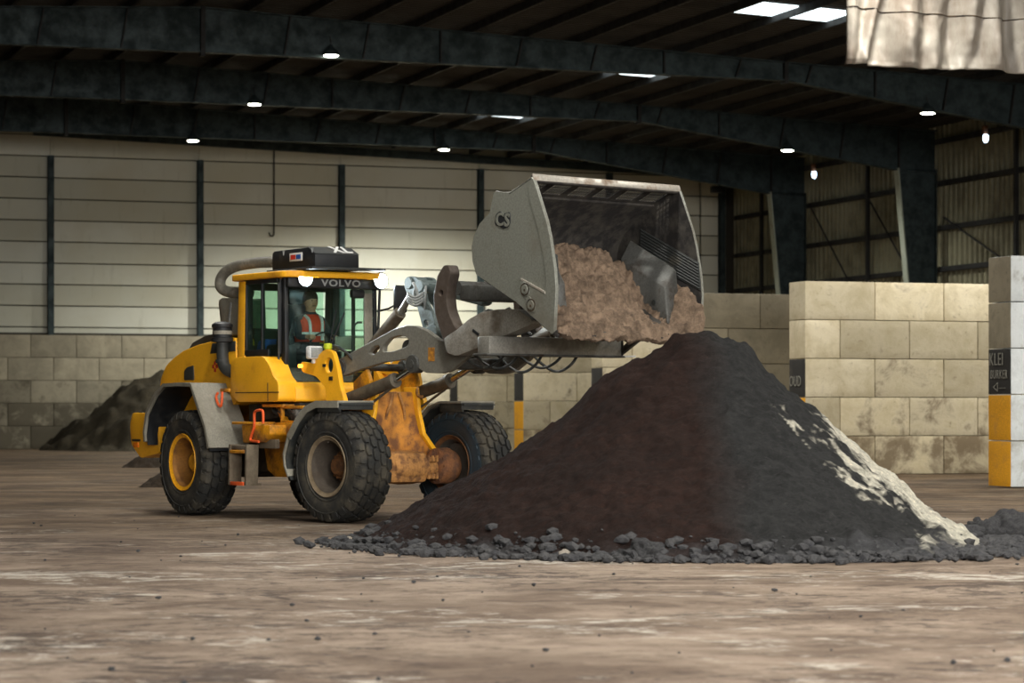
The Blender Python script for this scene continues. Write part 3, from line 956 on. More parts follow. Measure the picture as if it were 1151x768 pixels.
me = bpy.data.meshes.new('soil_crumbs'); bm.to_mesh(me); bm.free(); me.materials.append(M['clod'])
tag(place('soil_crumbs', me), 'loose dark soil crumbs strewn over the floor around the heap', 'soil crumbs', kind='stuff')

def cone_heap(name, cx, cy, R, H, mat, label, n=90, sx=1.0, seed=0, clip=None):
    bm = bmesh.new(); rows = []
    for j in range(n + 1):
        row = []
        for i in range(n + 1):
            x = (i / n * 2 - 1) * R * 1.15; y = (j / n * 2 - 1) * R * 1.15
            r = math.hypot(x, y) / R
            h = H * (1 - r) * 1.12 - H * 0.16 * math.exp(-(r / 0.22) ** 2) + H * 0.12 * fbm((x * 1.4 / R * 3, y * 1.4 / R * 3, seed), 5)
            xx, yy = x * sx, y
            if clip is not None and yy > clip: yy = clip
            row.append(bm.verts.new((xx, yy, max(-0.03, h))))
        rows.append(row)
    for j in range(n):
        for i in range(n):
            vs = (rows[j][i], rows[j][i + 1], rows[j + 1][i + 1], rows[j + 1][i])
            if max(v.co.z for v in vs) > -0.025: bm.faces.new(vs)
    for v in [v for v in bm.verts if not v.link_faces]: bm.verts.remove(v)
    me = bpy.data.meshes.new(name); bm.to_mesh(me); bm.free(); me.materials.append(mat)
    me.polygons.foreach_set('use_smooth', [True] * len(me.polygons))
    o = place(name, me, None, Matrix.Translation((cx, cy, 0)) @ Matrix.Rotation(math.radians(19), 4, 'Z'))
    return tag(o, label, 'soil heap', kind='stuff')
cone_heap('soil_heap', -12.9, 98.2, 4.3, 3.05, M['darksoil'], 'dark soil heap tipped against the far block wall behind the machine', seed=3, clip=3.1)
x, y = ground_xy(166, 526)
cone_heap('soil_heap', x, y + 0.4, 0.6, 0.42, M['blacksoil'], 'small low heap of black soil behind the counterweight', 50, 1.15, 5)
x, y = ground_xy(182, 548)
cone_heap('soil_heap', x, y + 0.3, 0.42, 0.30, M['blacksoil'], 'small black soil heap on the floor beside the rear tyre', 50, 1.1, 8)
# ================================================================== THE WHEEL LOADER
loader = empty('wheel_loader', ROOT)
tag(loader, 'yellow wheel loader with its grey bucket raised and tipping over the heap', 'wheel loader')
RL = ROOT.inverted() @ REAR
FL = ROOT.inverted() @ FRONT
def mirror_y(pts): return [(p[0], -p[1], p[2]) for p in pts]

# ---- wheels
def tyre_mesh():
    g = G()
    W = 0.262
    prof = [(0.375, -0.235), (0.41, -0.25), (0.50, -0.268), (0.58, -0.268), (0.635, -0.255), (0.662, -0.235), (0.672, -0.20), (0.682, -0.1), (0.684, 0.0)]
    prof = prof + [(r, -a) for r, a in prof[-2::-1]]
    inner = [(0.36, 0.22), (0.36, -0.22)]
    g.lathe(prof + inner, n=64, close=True)
    # raised bead ring and rim line on the sidewalls
    for s in (-1, 1):
        g.lathe([(0.415, s * 0.25), (0.425, s * 0.262), (0.44, s * 0.262), (0.45, s * 0.255)], n=48, cap=False)
        g.lathe([(0.585, s * 0.266), (0.592, s * 0.277), (0.605, s * 0.274), (0.61, s * 0.26)], n=48, cap=False)
    # tread: interlocking slanted blocks
    N = 26
    bm = bmesh.new()
    def rad(y): return 0.684 - 0.9 * max(0, abs(y) - 0.1) ** 2
    for i in range(N):
        for j in range(5):
            yc = (j - 2) * 0.106
            th0 = 2 * PI * (i + 0.5 * (j % 2) + 0.12 * (j - 2)) / N
            half = 2 * PI / N * 0.45
            hw = 0.046 if j in (1, 2, 3) else 0.052
            hexa = [(-half, -hw * 0.55), (-half * 0.35, -hw), (half, -hw * 0.75), (half, hw * 0.55), (half * 0.35, hw), (-half, hw * 0.75)]
            lo, hi = [], []
            for (dt, dy) in hexa:
                for lst, sc, up in ((lo, 1.0, -0.01), (hi, 0.9, 0.03)):
                    y = yc + dy * sc
                    R = rad(y) + up - (0.012 if (j in (0, 4) and abs(y) > 0.24 and up > 0) else 0)
                    t = th0 + dt * sc
                    lst.append(bm.verts.new((R * math.cos(t), y, R * math.sin(t))))
            bm.faces.new(hi)
            for k in range(6):
                bm.faces.new((lo[k], lo[(k + 1) % 6], hi[(k + 1) % 6], hi[k]))
            if j in (0, 4):      # shoulder cleat running down the sidewall
                s = -1 if j == 0 else 1
                a0, a1 = th0 - half * 0.7, th0 + half * 0.7
                v = []
                for (R, y) in ((0.70, s * 0.243), (0.655, s * 0.272), (0.605, s * 0.278)):
                    v.append((bm.verts.new((R * math.cos(a0), y, R * math.sin(a0))), bm.verts.new((R * math.cos(a1), y, R * math.sin(a1)))))
                for k in range(2):
                    bm.faces.new((v[k][0], v[k][1], v[k + 1][1], v[k + 1][0]))
                for q in (0, 1):
                    b0 = bm.verts.new((0.6 * math.cos((a0, a1)[q]), s * 0.25, 0.6 * math.sin((a0, a1)[q])))
                    b1 = bm.verts.new((0.66 * math.cos((a0, a1)[q]), s * 0.22, 0.66 * math.sin((a0, a1)[q])))
                    bm.faces.new((v[0][q], v[1][q], v[2][q], b0, b1))
    g._merge(bm)
    me = bpy.data.meshes.new('tyre'); g.bm.to_mesh(me); g.bm.free()
    me.polygons.foreach_set('use_smooth', [True] * len(me.polygons)); me.set_sharp_from_angle(angle=math.radians(30))
    return me
TYRE = tyre_mesh()
for p_ in TYRE.polygons:
    if math.hypot(p_.center.x, p_.center.z) < 0.645: p_.material_index = 1
TYRE_B = TYRE.copy()
for m_ in ('tyre', 'tyre'): TYRE.materials.append(M[m_])
for m_ in ('tyre', 'tyre_wet'): TYRE_B.materials.append(M[m_])
def wheel(mtx, side, rim_mat, hub_mat, tyre=None, spin=0.0):
    """side -1: outside towards -y"""
    fl = Matrix.Rotation(PI if side > 0 else 0, 4, 'Z')
    g = G()
    g.lathe([(0.385, -0.262), (0.392, -0.25), (0.372, -0.225), (0.345, -0.222), (0.325, -0.205), (0.318, -0.15), (0.30, -0.11), (0.292, 0.05), (0.31, 0.17),
             (0.345, 0.205), (0.375, 0.225), (0.39, 0.25), (0.383, 0.262), (0.36, 0.232), (0.335, 0.215), (0.298, 0.17), (0.28, 0.05), (0.288, -0.11),
             (0.306, -0.15), (0.313, -0.21), (0.335, -0.235), (0.36, -0.24)], n=48, close=True)
    g.lathe([(0.285, 0.095), (0.24, 0.085), (0.19, 0.06), (0.0, 0.06), (0.0, 0.10), (0.285, 0.12)], n=48)
    g.tube([(0.318 * math.cos(2.1), -0.2, 0.318 * math.sin(2.1)), (0.30 * math.cos(2.1), -0.235, 0.30 * math.sin(2.1))], 0.012, 6)
    bar = {'yellow_rim': 'barrel_yellow'}.get(rim_mat.name, 'barrel_mud_shade')
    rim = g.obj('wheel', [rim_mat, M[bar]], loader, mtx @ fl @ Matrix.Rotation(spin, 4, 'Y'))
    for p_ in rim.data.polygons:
        if math.hypot(p_.center.x, p_.center.z) < 0.325: p_.material_index = 1  # barrel and disc get the grimy colour with painted shade
    place('tyre', tyre or TYRE, rim)
    g = G()
    g.lathe([(0.16, 0.06), (0.16, 0.02), (0.135, -0.01), (0.12, -0.08), (0.095, -0.11), (0.0, -0.115)], n=32)
    for k in range(14):
        a = 2 * PI * k / 14
        x, z = 0.142 * math.cos(a), 0.142 * math.sin(a)
        g.cyl((x, 0.03, z), (x, -0.055, z), 0.021, n=6)
    g.lathe([(0.215, 0.06), (0.215, 0.045), (0.2, 0.035), (0.15, 0.035)], n=32, cap=False)
    g.obj('hub', hub_mat, rim)
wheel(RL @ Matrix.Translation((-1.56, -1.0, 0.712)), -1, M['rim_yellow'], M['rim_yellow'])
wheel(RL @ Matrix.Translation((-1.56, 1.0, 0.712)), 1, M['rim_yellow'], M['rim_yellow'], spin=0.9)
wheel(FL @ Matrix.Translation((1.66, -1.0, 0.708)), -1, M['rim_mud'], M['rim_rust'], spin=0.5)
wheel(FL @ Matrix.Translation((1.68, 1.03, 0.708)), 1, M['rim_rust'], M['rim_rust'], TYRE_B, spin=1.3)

# ---- rear frame
g = G()
g.prism([(-3.0, 1.15), (-0.35, 1.2), (0.35, 1.25), (0.35, 0.95), (0.05, 0.62), (-0.9, 0.58), (-1.3, 0.5), (-1.9, 0.5), (-2.3, 0.75), (-3.0, 0.75)], -0.42, 0.42, 0.03)
g.box((-1.56, 0, 0.71), (0.34, 1.35, 0.3), 0.06)
g.prism([(-0.85, 1.5), (0.55, 1.52), (0.55, 1.36), (-0.3, 1.3), (-0.85, 1.25)], -0.62, 0.62, 0.02)
g.box((0.25, 0, 0.95), (0.5, 0.34, 0.9), 0.04)
ch = g.obj('chassis', M['chassis'], loader, RL)
g = G()
g.prism([(-0.62, 1.0), (-0.2, 1.02), (0.16, 0.98), (0.30, 0.66), (0.22, 0.53), (-0.3, 0.53), (-0.5, 0.62)], -0.52, -0.47, 0.01)
g.prism([(-0.15, 1.5), (0.42, 1.5), (0.42, 1.46), (-0.12, 1.46)], -0.8, -0.5, 0.005)
g.prism([(0.05, 1.47), (0.10, 1.47), (0.32, 1.25), (0.22, 1.25)], -0.70, -0.62, 0.005)
g.box((0.33, -0.75, 1.37), (0.035, 0.05, 0.24), 0.006); g.box((0.62, -0.75, 1.46), (0.6, 0.05, 0.04), 0.006)
g.box((0.62, -0.75, 1.27), (0.5, 0.06, 0.03), 0.006)
g.obj('frame_bracket', M['yellow_dirty'], ch)
g = G()
for k in range(4):
    g.tube([(-0.1 + 0.12 * k, -0.66, 1.5), (0.0 + 0.15 * k, -0.7, 1.38), (0.25 + 0.12 * k, -0.6, 1.34), (0.5 + 0.1 * k, -0.4, 1.2)], 0.022, 8, smooth_path=2)
g.box((0.5, -0.62, 1.36), (0.16, 0.14, 0.14), 0.03)
g.obj('hose_bundle', M['hydraulic'], ch)

# counterweight
g = G()
g.prism(rounded([(-3.55, 1.2), (-3.47, 1.385), (-2.75, 1.39), (-2.62, 1.2), (-2.62, 0.82), (-3.2, 0.74), (-3.5, 0.93)], 0.06), -1.08, 1.08, 0.05, seg=3)
cw = g.obj('counterweight', M['yellow'], loader, RL)
g = G(); g.box((-3.33, -1.085, 0.93), (0.16, 0.02, 0.07), 0.008); g.obj('side_lamp', M['amber'], cw)
g = G(); g.box((-3.33, -1.083, 0.995), (0.26, 0.016, 0.03), 0.004); g.obj('lamp_guard', M['chassis'], cw)

# hood
prof_h = [(-3.28, 1.62), (-3.26, 1.86), (-3.08, 2.06), (-2.80, 2.18), (-2.54, 2.26), (-2.1, 2.33), (-1.6, 2.38), (-0.98, 2.41), (-0.98, 1.5), (-3.2, 1.3)]
g = G()
g.prism(rounded(prof_h, 0.08), -0.74, 0.74, 0.1, seg=4)
hd = g.obj('hood', M['yellow'], loader, RL, angle=50)
g = G()
g.prism(rounded([(-3.05, 2.0), (-2.95, 2.27), (-2.82, 2.38), (-2.42, 2.47), (-1.8, 2.52), (-0.98, 2.54), (-0.98, 2.2), (-2.9, 2.0)], 0.06), -0.46, 0.46, 0.05, seg=3)
g.obj('hood_top_panel', M['dark_plastic'], hd)
g = G()
g.prism(rounded([(-2.5, 1.84), (-2.5, 1.97), (-2.42, 2.02), (-2.22, 2.05), (-2.2, 1.84)], 0.03), -0.752, -0.70, 0.006)
g.obj('air_vent', M['dark_plastic'], hd)
g = G()
g.prism([(-1.72, 2.20), (-1.66, 2.34), (-0.99, 2.36), (-0.99, 2.22)], -0.749, -0.70, 0.004)
g.obj('model_plate', M['dark_plastic'], hd)
lettering('L70', 0.14, face_mtx((-1.34, -0.751, 2.275), (1, 0, 0), (0, 0, 1)), M['lettering'], hd, sx=1.2)
g = G()
for (dx, dz) in ((0, 0.05), (0, -0.05), (-0.05, 0), (0.05, 0)):
    g.box((-1.58 + dx, -0.744, 2.02 + dz), (0.05, 0.012, 0.05), 0.004)
g.obj('round_sticker', M['red'], hd)
# raised intake housing behind the cab and pre-cleaner stack
g = G()
b_ = [(-1.78, -0.62), (-1.2, -0.62), (-1.2, -0.18), (-1.78, -0.18)]
g.prism(rounded([(-1.62, 2.45), (-1.72, 2.93), (-1.62, 2.97), (-1.15, 2.95), (-1.1, 2.45)], 0.05), -0.62, -0.2, 0.03)
ih = g.obj('intake_housing', M['grey_plastic'], loader, RL)
g = G(); g.box((-1.38, -0.625, 2.72), (0.05, 0.01, 0.36), 0.003, rot=Matrix.Rotation(0.22, 3, 'Y')); g.obj('pale_stripe', M['lettering'], ih)
g = G()
g.tube([(-0.86, -0.62, 1.93), (-1.02, -0.78, 1.93), (-1.13, -0.84, 2.0), (-1.165, -0.85, 2.15), (-1.165, -0.85, 2.36)], 0.082, 16, smooth_path=2)
g.lathe([(0.088, 2.06), (0.095, 2.07), (0.095, 2.1), (0.088, 2.11)], (-1.165, -0.85, 0), 20, 'z')
pc = g.obj('precleaner_pipe', M['dark_plastic'], loader, RL)
g = G()
g.lathe([(0.08, 2.34), (0.15, 2.35), (0.155, 2.40), (0.13, 2.41), (0.13, 2.54), (0.145, 2.55), (0.14, 2.59), (0.09, 2.62), (0.0, 2.63)], (-1.165, -0.85, 0), 24, 'z')
g.obj('precleaner_cap', M['black'], pc)
g = G(); g.lathe([(0.132, 2.45), (0.134, 2.46), (0.134, 2.49), (0.132, 2.50)], (-1.165, -0.85, 0), 24, 'z'); g.obj('dust_band', M['grey_plastic'], pc)

# rear fenders
def rear_fender(s):
    path = [(-2.70, 0.98), (-2.72, 1.12), (-2.64, 1.40), (-2.36, 1.66), (-2.1, 1.79), (-1.7, 1.80), (-1.27, 1.79), (-1.17, 1.66), (-1.0, 1.42), (-0.84, 1.2), (-0.78, 1.04), (-0.74, 0.92)]
    g = G()
    y0, y1 = (-1.27, -0.66) if s < 0 else (0.66, 1.27)
    g.ribbon(path, y0, y1, 0.035)
    # turned-down outer lip along the front half, inner splash wall
    yo = -1.27 if s < 0 else 1.27
    g.ribbon(path, yo - 0.010, yo + 0.010, 0.05)
    f = g.obj('fender', M['grey_plastic'], loader, RL)
    g = G()
    yi = -0.68 if s < 0 else 0.66
    g.prism([(p[0] * 0.985 - 0.02, p[1] - 0.04) for p in path] + [(-1.1, 1.0), (-2.3, 1.0)], yi, yi + 0.02)
    inner = [(p[0] + (0.045 if p[0] < -1.6 else -0.045), p[1] - 0.045) for p in path]
    g.ribbon(inner, y0 + 0.03, y1 - 0.01, 0.015)
    g.obj('fender_liner', M['black'], f)
rear_fender(-1); rear_fender(1)
def front_fender(s):
    path = [(0.90, 0.56), (0.82, 0.70), (0.80, 0.86), (0.90, 1.10), (1.08, 1.32), (1.27, 1.47), (1.5, 1.54), (1.95, 1.54)]
    g = G()
    y0, y1 = (-1.30, -0.72) if s < 0 else (0.74, 1.32)
    g.ribbon(path, y0, y1, 0.03, bev=0.004)
    yo = y0 - 0.006 if s < 0 else y1 - 0.012
    g.ribbon(path[3:], yo, yo + 0.018, 0.09)
    f = g.obj('fender', M['grey_plastic'], loader, FL)
    g = G()
    g.box((1.72, -1.26 if s < 0 else 0.78, 1.46), (0.46, 0.02, 0.13), 0.005)
    g.box((1.94, (y0 + y1) / 2, 1.475), (0.02, y1 - y0 - 0.02, 0.1), 0.005)
    g.ribbon([(p[0] + 0.04, p[1] - 0.04) for p in path], y0 + 0.02, y1 - 0.02, 0.015)
    g.obj('fender_liner', M['dark_plastic'], f)
front_fender(-1); front_fender(1)

# steps, tool box and orange rails
g = G()
g.prism([(-0.16, 1.23), (0.62, 1.23), (0.62, 1.10), (0.42, 1.0), (-0.12, 0.99)], -1.10, -0.6, 0.02)
g.box((-0.10, -0.95, 1.25), (0.58, 0.34, 0.035), 0.008)
g.prism([(0.3, 1.26), (0.86, 1.26), (0.86, 1.09), (0.3, 1.08)], -0.86, -0.5, 0.02)
tb = g.obj('side_step_box', M['yellow_dirty'], loader, RL)
def rail(pts, par, name='grab_rail', r=0.018):
    g = G(); g.tube(pts, r, 10, smooth_path=2); return g.obj(name, M['orange'], par, RL if par is loader else None)
rail([(0.481, -1.12, 1.25), (0.481, -1.12, 1.39), (0.45, -1.12, 1.425), (0.28, -1.12, 1.415), (0.232, -1.12, 1.37), (0.25, -1.12, 1.22), (0.18, -1.12, 1.12), (0.125, -1.12, 1.05), (0.15, -1.12, 1.015), (0.36, -1.12, 1.01)], tb)
g = G()
g.box((-0.90, -0.9, 1.69), (0.26, 0.12, 0.05), 0.012)
rb = g.obj('rail_bracket', M['yellow_dirty'], loader, RL)
rail([(-1.04, -0.98, 1.66), (-1.08, -1.0, 1.60), (-0.97, -1.0, 1.47), (-0.90, -1.0, 1.48), (-0.92, -0.98, 1.67)], rb)
g = G()
for (x, y) in ((-0.255, -1.13), (0.20, -1.13)):
    g.prism([(x - 0.02, 0.97), (x + 0.03, 0.97), (x + 0.0, 0.43), (x - 0.05, 0.43)], y - 0.095, y + 0.085, 0.008)
g.box((-0.05, -1.13, 0.93), (0.42, 0.16, 0.06), 0.01)
g.box((-0.05, -1.08, 0.45), (0.46, 0.2, 0.03), 0.006)
g.box((0.4, -1.0, 0.98), (0.5, 0.07, 0.12), 0.01)
ld = g.obj('ladder', M['ladder'], loader, RL)
g = G(); g.box((-0.045, -1.225, 0.455), (0.36, 0.02, 0.05), 0.004); g.obj('red_step_edge', M['orange'], ld)
g = G(); g.box((-0.05, -1.16, 0.875), (0.40, 0.14, 0.045), 0.01); g.obj('yellow_step', M['yellow_dirty'], ld)

# ---- cab
XF = 0.30
g = G()
side = [(-0.62, 2.13), (0.17, 2.13), (0.33, 2.02), (0.44, 1.86), (0.58, 1.79), (0.58, 1.53), (-0.55, 1.53), (-0.74, 1.645), (-0.74, 2.05)]
g.prism(rounded(side, 0.07), -0.95, -0.66, 0.03, seg=3)
g.prism(rounded(side, 0.07), 0.66, 0.95, 0.03, seg=3)
g.prism([(-0.94, 1.55), (0.42, 1.55), (0.42, 1.76), (-0.94, 1.76)], -0.68, 0.68, 0.02)
g.prism(rounded([(0.3, 1.53), (0.60, 1.53), (0.60, 1.72), (0.5, 1.79), (0.3, 1.79)], 0.04), -0.7, 0.7, 0.02)
g.prism([(-1.0, 1.76), (-0.76, 1.76), (-0.76, 2.2), (-0.73, 3.16), (-0.93, 3.16), (-0.97, 2.2)], -0.73, -0.69, 0.015)
g.box((-0.9, 0, 1.98), (0.1, 1.3, 0.5), 0.02)
cab = g.obj('cab', M['yellow'], loader, RL)
g = G(); g.prism([(-1.0, 1.76), (-0.80, 1.76), (-0.80, 2.2), (-0.77, 3.16), (-0.93, 3.16), (-0.97, 2.2)], 0.72, 0.62, 0.02); g.obj('rear_pillar', M['black'], cab)
g = G()   # shut line between door shell and battery box, moulding groove
g.box((0.0, -0.952, 1.655), (1.2, 0.006, 0.012)); g.box((0.30, -0.952, 1.66), (0.012, 0.006, 0.24))
g.obj('panel_gap', M['chassis'], cab)
g = G()
for k in range(5):
    g.box((-0.95 + 0.012 * k, -0.722, 2.28 + 0.06 * k), (0.10, 0.006, 0.03), rot=Matrix.Rotation(-0.7, 3, 'Y'))
g.obj('black_slashes', M['black'], cab)
# roof
g = G()
roofp = rounded([(-1.2, -0.62), (-1.05, -0.78), (0.36, -0.78), (0.50, -0.62), (0.50, 0.62), (0.36, 0.78), (-1.05, 0.78), (-1.2, 0.62)], 0.08)
g.prism(roofp, 3.17, 3.255, 0.028, axis='z', seg=3)
rf = g.obj('roof', M['yellow'], cab)
g = G(); g.prism([(-1.0, -0.6), (0.3, -0.6), (0.3, 0.6), (-1.0, 0.6)], 3.255, 3.275, 0.006, axis='z'); g.obj('roof_plate', M['grey_plastic'], rf)
# dark header with the maker's name above the windscreen
g = G()
g.box((0.35, 0.0, 3.105), (0.10, 1.4, 0.13), 0.02)
hdr = g.obj('header', M['black'], cab)
lettering('VOLVO', 0.125, face_mtx((0.402, 0.10, 3.105), (0, 1, 0), (0, 0, 1)), M['lettering'], hdr, sx=1.35, bold=0.003)
# pillars
for s in (1, -1):
    g = G()
    g.prism([(0.16, 1.78), (0.30, 1.78), (0.33, 2.2), (0.31, 3.17), (0.23, 3.17), (0.23, 2.2)], s * 0.71, s * 0.65, 0.015)
    pl = g.obj('front_pillar', M['black'], cab)
g = G(); g.cyl((0.22, -0.745, 1.85), (0.22, -0.745, 3.1), 0.016, n=8); g.obj('pillar_rail', M['dark_plastic'], pl)
g = G(); g.prism([(0.315, 1.9), (0.34, 2.2), (0.32, 3.04), (0.30, 3.04)], 0.50, 0.63, 0.004); g.obj('pale_pillar_trim', M['grey_plastic'], pl)
g = G()
for s in (-1, 1):
    y = s * 0.70
    g.box((-0.76, s * 0.655, 2.66), (0.09, 0.07, 1.0), 0.01); g.box((-0.75, y, 2.66), (0.06, 0.05, 1.0), 0.01); g.box((-0.32, y, 3.14), (0.9, 0.05, 0.06), 0.01)
    g.box((-0.42, y, 2.185), (0.62, 0.05, 0.09), 0.01); g.box((-0.296, y, 2.66), (0.03, 0.05, 0.95), 0.006)
    g.box((0.20, y, 2.66), (0.03, 0.05, 1.0), 0.01)
g.box((-0.95, 0, 3.1), (0.06, 1.3, 0.1), 0.01); g.box((-0.95, 0, 2.25), (0.06, 1.3, 0.1), 0.01)
g.obj('window_frame', M['black'], cab)
for s in (-1, 1):
    g = G(); g.prism([(-0.73, 2.22), (-0.30, 2.22), (-0.30, 3.12), (-0.73, 3.12)], s * 0.705, s * 0.699); g.obj('side_window', M['glass'], cab)
    g = G(); g.prism([(-0.29, 2.14), (0.06, 2.10), (0.19, 1.85), (0.19, 3.12), (-0.29, 3.12)], s * 0.705, s * 0.699); g.obj('side_window', M['glass'], cab)
g = G(); g.prism([(0.315, 1.79), (0.335, 2.2), (0.32, 3.06), (0.313, 3.06), (0.328, 2.2), (0.308, 1.79)], -0.64, 0.64); g.obj('windscreen', M['windscreen'], cab)
g = G(); g.prism([(-0.95, 2.28), (-0.943, 2.28), (-0.943, 3.06), (-0.95, 3.06)], -0.6, 0.6); g.obj('rear_window', M['glass'], cab)
# wiper, interior
g = G(); g.tube([(0.345, -0.2, 1.85), (0.355, 0.0, 2.35), (0.35, 0.18, 2.72)], 0.012, 6); g.tube([(0.35, -0.05, 2.28), (0.36, 0.05, 2.78)], 0.010, 6); g.obj('wiper', M['black'], cab)
g = G()
g.box((-0.3, 0, 1.98), (0.5, 0.5, 0.22), 0.05); g.box((-0.28, 0, 2.1), (0.5, 0.5, 0.12), 0.05)
g.box((-0.56, 0, 2.5), (0.13, 0.48, 0.72), 0.06, rot=Matrix.Rotation(-0.12, 3, 'Y')); g.box((-0.62, 0, 2.95), (0.1, 0.28, 0.2), 0.04)
g.box((-0.22, -0.34, 2.28), (0.45, 0.12, 0.08), 0.03); g.box((-0.22, 0.34, 2.28), (0.45, 0.12, 0.08), 0.03)
g.obj('driver_seat', M['seat'], cab)
g = G(); g.prism([(-0.74, 2.2), (-0.5, 2.2), (-0.42, 2.38), (-0.66, 2.36)], -0.58, -0.3, 0.03); g.obj('blue_cover', M['blue_seat'], cab)
g = G()
g.prism(rounded([(0.12, 1.76), (0.28, 1.76), (0.27, 2.1), (0.16, 2.14), (0.1, 2.05)], 0.03), -0.25, 0.3, 0.02)
g.box((-0.15, -0.5, 2.05), (0.55, 0.2, 0.5), 0.05); g.box((-0.2, 0, 1.775), (0.96, 1.28, 0.02)); g.box((0.27, 0, 1.86), (0.03, 1.24, 0.14), 0.01); g.tube([(0.16, 0, 2.1), (0.08, 0, 2.28)], 0.03, 10)
g.box((-0.05, -0.5, 2.33), (0.3, 0.13, 0.1), 0.03); g.cyl((0.02, -0.48, 2.36), (0.06, -0.47, 2.5), 0.018, n=8)
g.tube([(0.27, 0.35, 1.8), (0.27, 0.35, 2.5), (0.26, 0.42, 2.6), (0.26, 0.5, 2.6)], 0.014, 8, smooth_path=1)
g.obj('control_console', M['black'], cab)
g = G()
ring = [(0.06 + 0.19 * math.cos(t) * 0.45, 0.19 * math.sin(t), 2.30 + 0.19 * math.cos(t) * 0.85) for t in [2 * PI * k / 28 for k in range(29)]]
g.tube(ring, 0.014, 8, cap=False); g.tube([(0.06, -0.18, 2.30), (0.06, 0.18, 2.30)], 0.012, 6)
g.obj('steering_wheel', M['black'], cab)
g = G(); g.box((0.22, 0.24, 2.32), (0.04, 0.26, 0.17), 0.02); g.cyl((0.2, 0.24, 2.0), (0.2, 0.24, 2.3), 0.02, n=8); g.obj('display_panel', M['grey_plastic'], cab)
# roof work lamps, lit
for (y, x) in ((-0.47, 0.45), (0.70, 0.43)):
    g = G(); g.lathe([(0.05, -0.11), (0.105, -0.07), (0.115, 0.0), (0.10, 0.004), (0.0, -0.004)], (x, y, 3.155), 24, 'x'); g.box((x - 0.06, y, 3.06), (0.03, 0.05, 0.06))
    wl = g.obj('work_lamp', M['black'], cab)
    g = G(); g.lathe([(0.098, 0.005), (0.09, 0.012), (0.0, 0.022)], (x, y, 3.155), 24, 'x'); g.obj('lit_lens', M['headlamp'], wl)
g = G(); g.cyl((0.34, 0.70, 2.25), (0.34, 0.74, 3.12), 0.018, n=8); g.tube([(0.34, 0.66, 3.05), (0.36, 0.74, 3.1)], 0.016, 6); g.obj('grab_rail', M['black'], cab)
g = G(); g.box((0.28, 0.42, 2.98), (0.1, 0.2, 0.12), 0.03); g.obj('inside_mirror', M['black'], cab)
# mirrors on arms
g = G(); g.tube([(0.30, 0.72, 2.75), (0.46, 0.86, 2.8), (0.55, 0.9, 2.9)], 0.014, 8, smooth_path=1)
o = g.obj('mirror_arm', M['black'], cab)
g = G(); g.box((0.60, 0.90, 2.91), (0.07, 0.20, 0.37), 0.05, seg=3); g.obj('mirror', M['black'], cab)
# dust filter box on the roof, with hose
g = G()
g.prism([(-0.46, 3.30), (-0.46, 3.53), (-0.40, 3.555), (0.50, 3.565), (0.70, 3.47), (0.70, 3.30)], -0.47, 0.20, 0.014)
fb = g.obj('filter_box', M['black'], loader, RL)
g = G(); g.box((0.12, -0.13, 3.285), (1.25, 0.8, 0.03), 0.005); g.box((0.6, 0.35, 3.29), (0.25, 0.5, 0.03), 0.01); g.obj('base_plate', M['dark_plastic'], fb)
g = G(); g.prism([(0.49, 3.568), (0.70, 3.473), (0.70, 3.479), (0.49, 3.575)], -0.47, 0.20); g.obj('lid', M['dark_plastic'], fb)
d = Vector((0.20, 0, -0.095)).normalized()
lettering('XL', 0.27, face_mtx((0.597, -0.02, 3.535), (0, 1, 0), (-d.x, 0, -d.z)), M['white'], fb, sx=0.85, bold=0.008)
g = G(); g.box((0.20, -0.474, 3.45), (0.34, 0.008, 0.11), 0.003); st = g.obj('sticker', M['white'], fb)
g = G(); g.box((0.13, -0.479, 3.45), (0.13, 0.004, 0.06)); g.obj('red_print', M['red'], st)
g = G(); g.box((0.27, -0.479, 3.45), (0.12, 0.004, 0.06)); g.obj('blue_print', M['blue'], st)
for k, x in enumerate((-0.15, 0.62)):
    g = G(); g.tube([(x, -0.476, 3.55), (x + 0.02, -0.478, 3.49), (x + 0.04, -0.476, 3.55)], 0.006, 6)
    g.obj('latch', M['lettering'], fb)
g = G()
g.tube([(-0.40, -0.30, 3.42), (-0.62, -0.32, 3.43), (-1.0, -0.46, 3.43), (-1.42, -0.60, 3.38), (-1.60, -0.66, 3.24), (-1.54, -0.68, 3.08), (-1.3, -0.62, 3.02), (-1.0, -0.5, 3.02)], 0.075, 16, smooth_path=3)
ho = g.obj('air_hose', M['hose'], loader, RL)
g = G(); g.lathe([(0.079, -0.02), (0.086, 0), (0.079, 0.02)], (-0.62, -0.32, 3.43), 20, 'x'); g.obj('hose_clamp', M['lettering'], ho)

# ---- front frame
g = G()
g.prism([(-0.30, 1.66), (0.30, 1.66), (0.34, 1.4), (0.42, 1.12), (0.66, 0.86), (0.62, 0.80), (-0.62, 0.80), (-0.66, 0.86), (-0.42, 1.12), (-0.34, 1.4)], 1.05, 1.5, 0.025, axis='x')
g.box((0.85, 0, 1.2), (0.5, 0.5, 0.9), 0.05)
g.prism([(0.55, 1.55), (1.4, 1.62), (1.4, 1.5), (0.55, 1.0)], -0.44, 0.44, 0.02)
ff = g.obj('front_frame', M['yellow_rust'], loader, FL)
g = G()
for s in (-1, 1):
    a = s * 0.30; b = s * 0.36
    g.prism([(a, 1.72), (b, 1.72), (s * 0.40, 1.4), (s * 0.48, 1.12), (s * 0.70, 0.87), (s * 0.66, 0.82), (s * 0.42, 1.1), (s * 0.34, 1.4)], 1.3, 1.56, 0.012, axis='x')
g.obj('frame_rib', M['yellow'], ff)
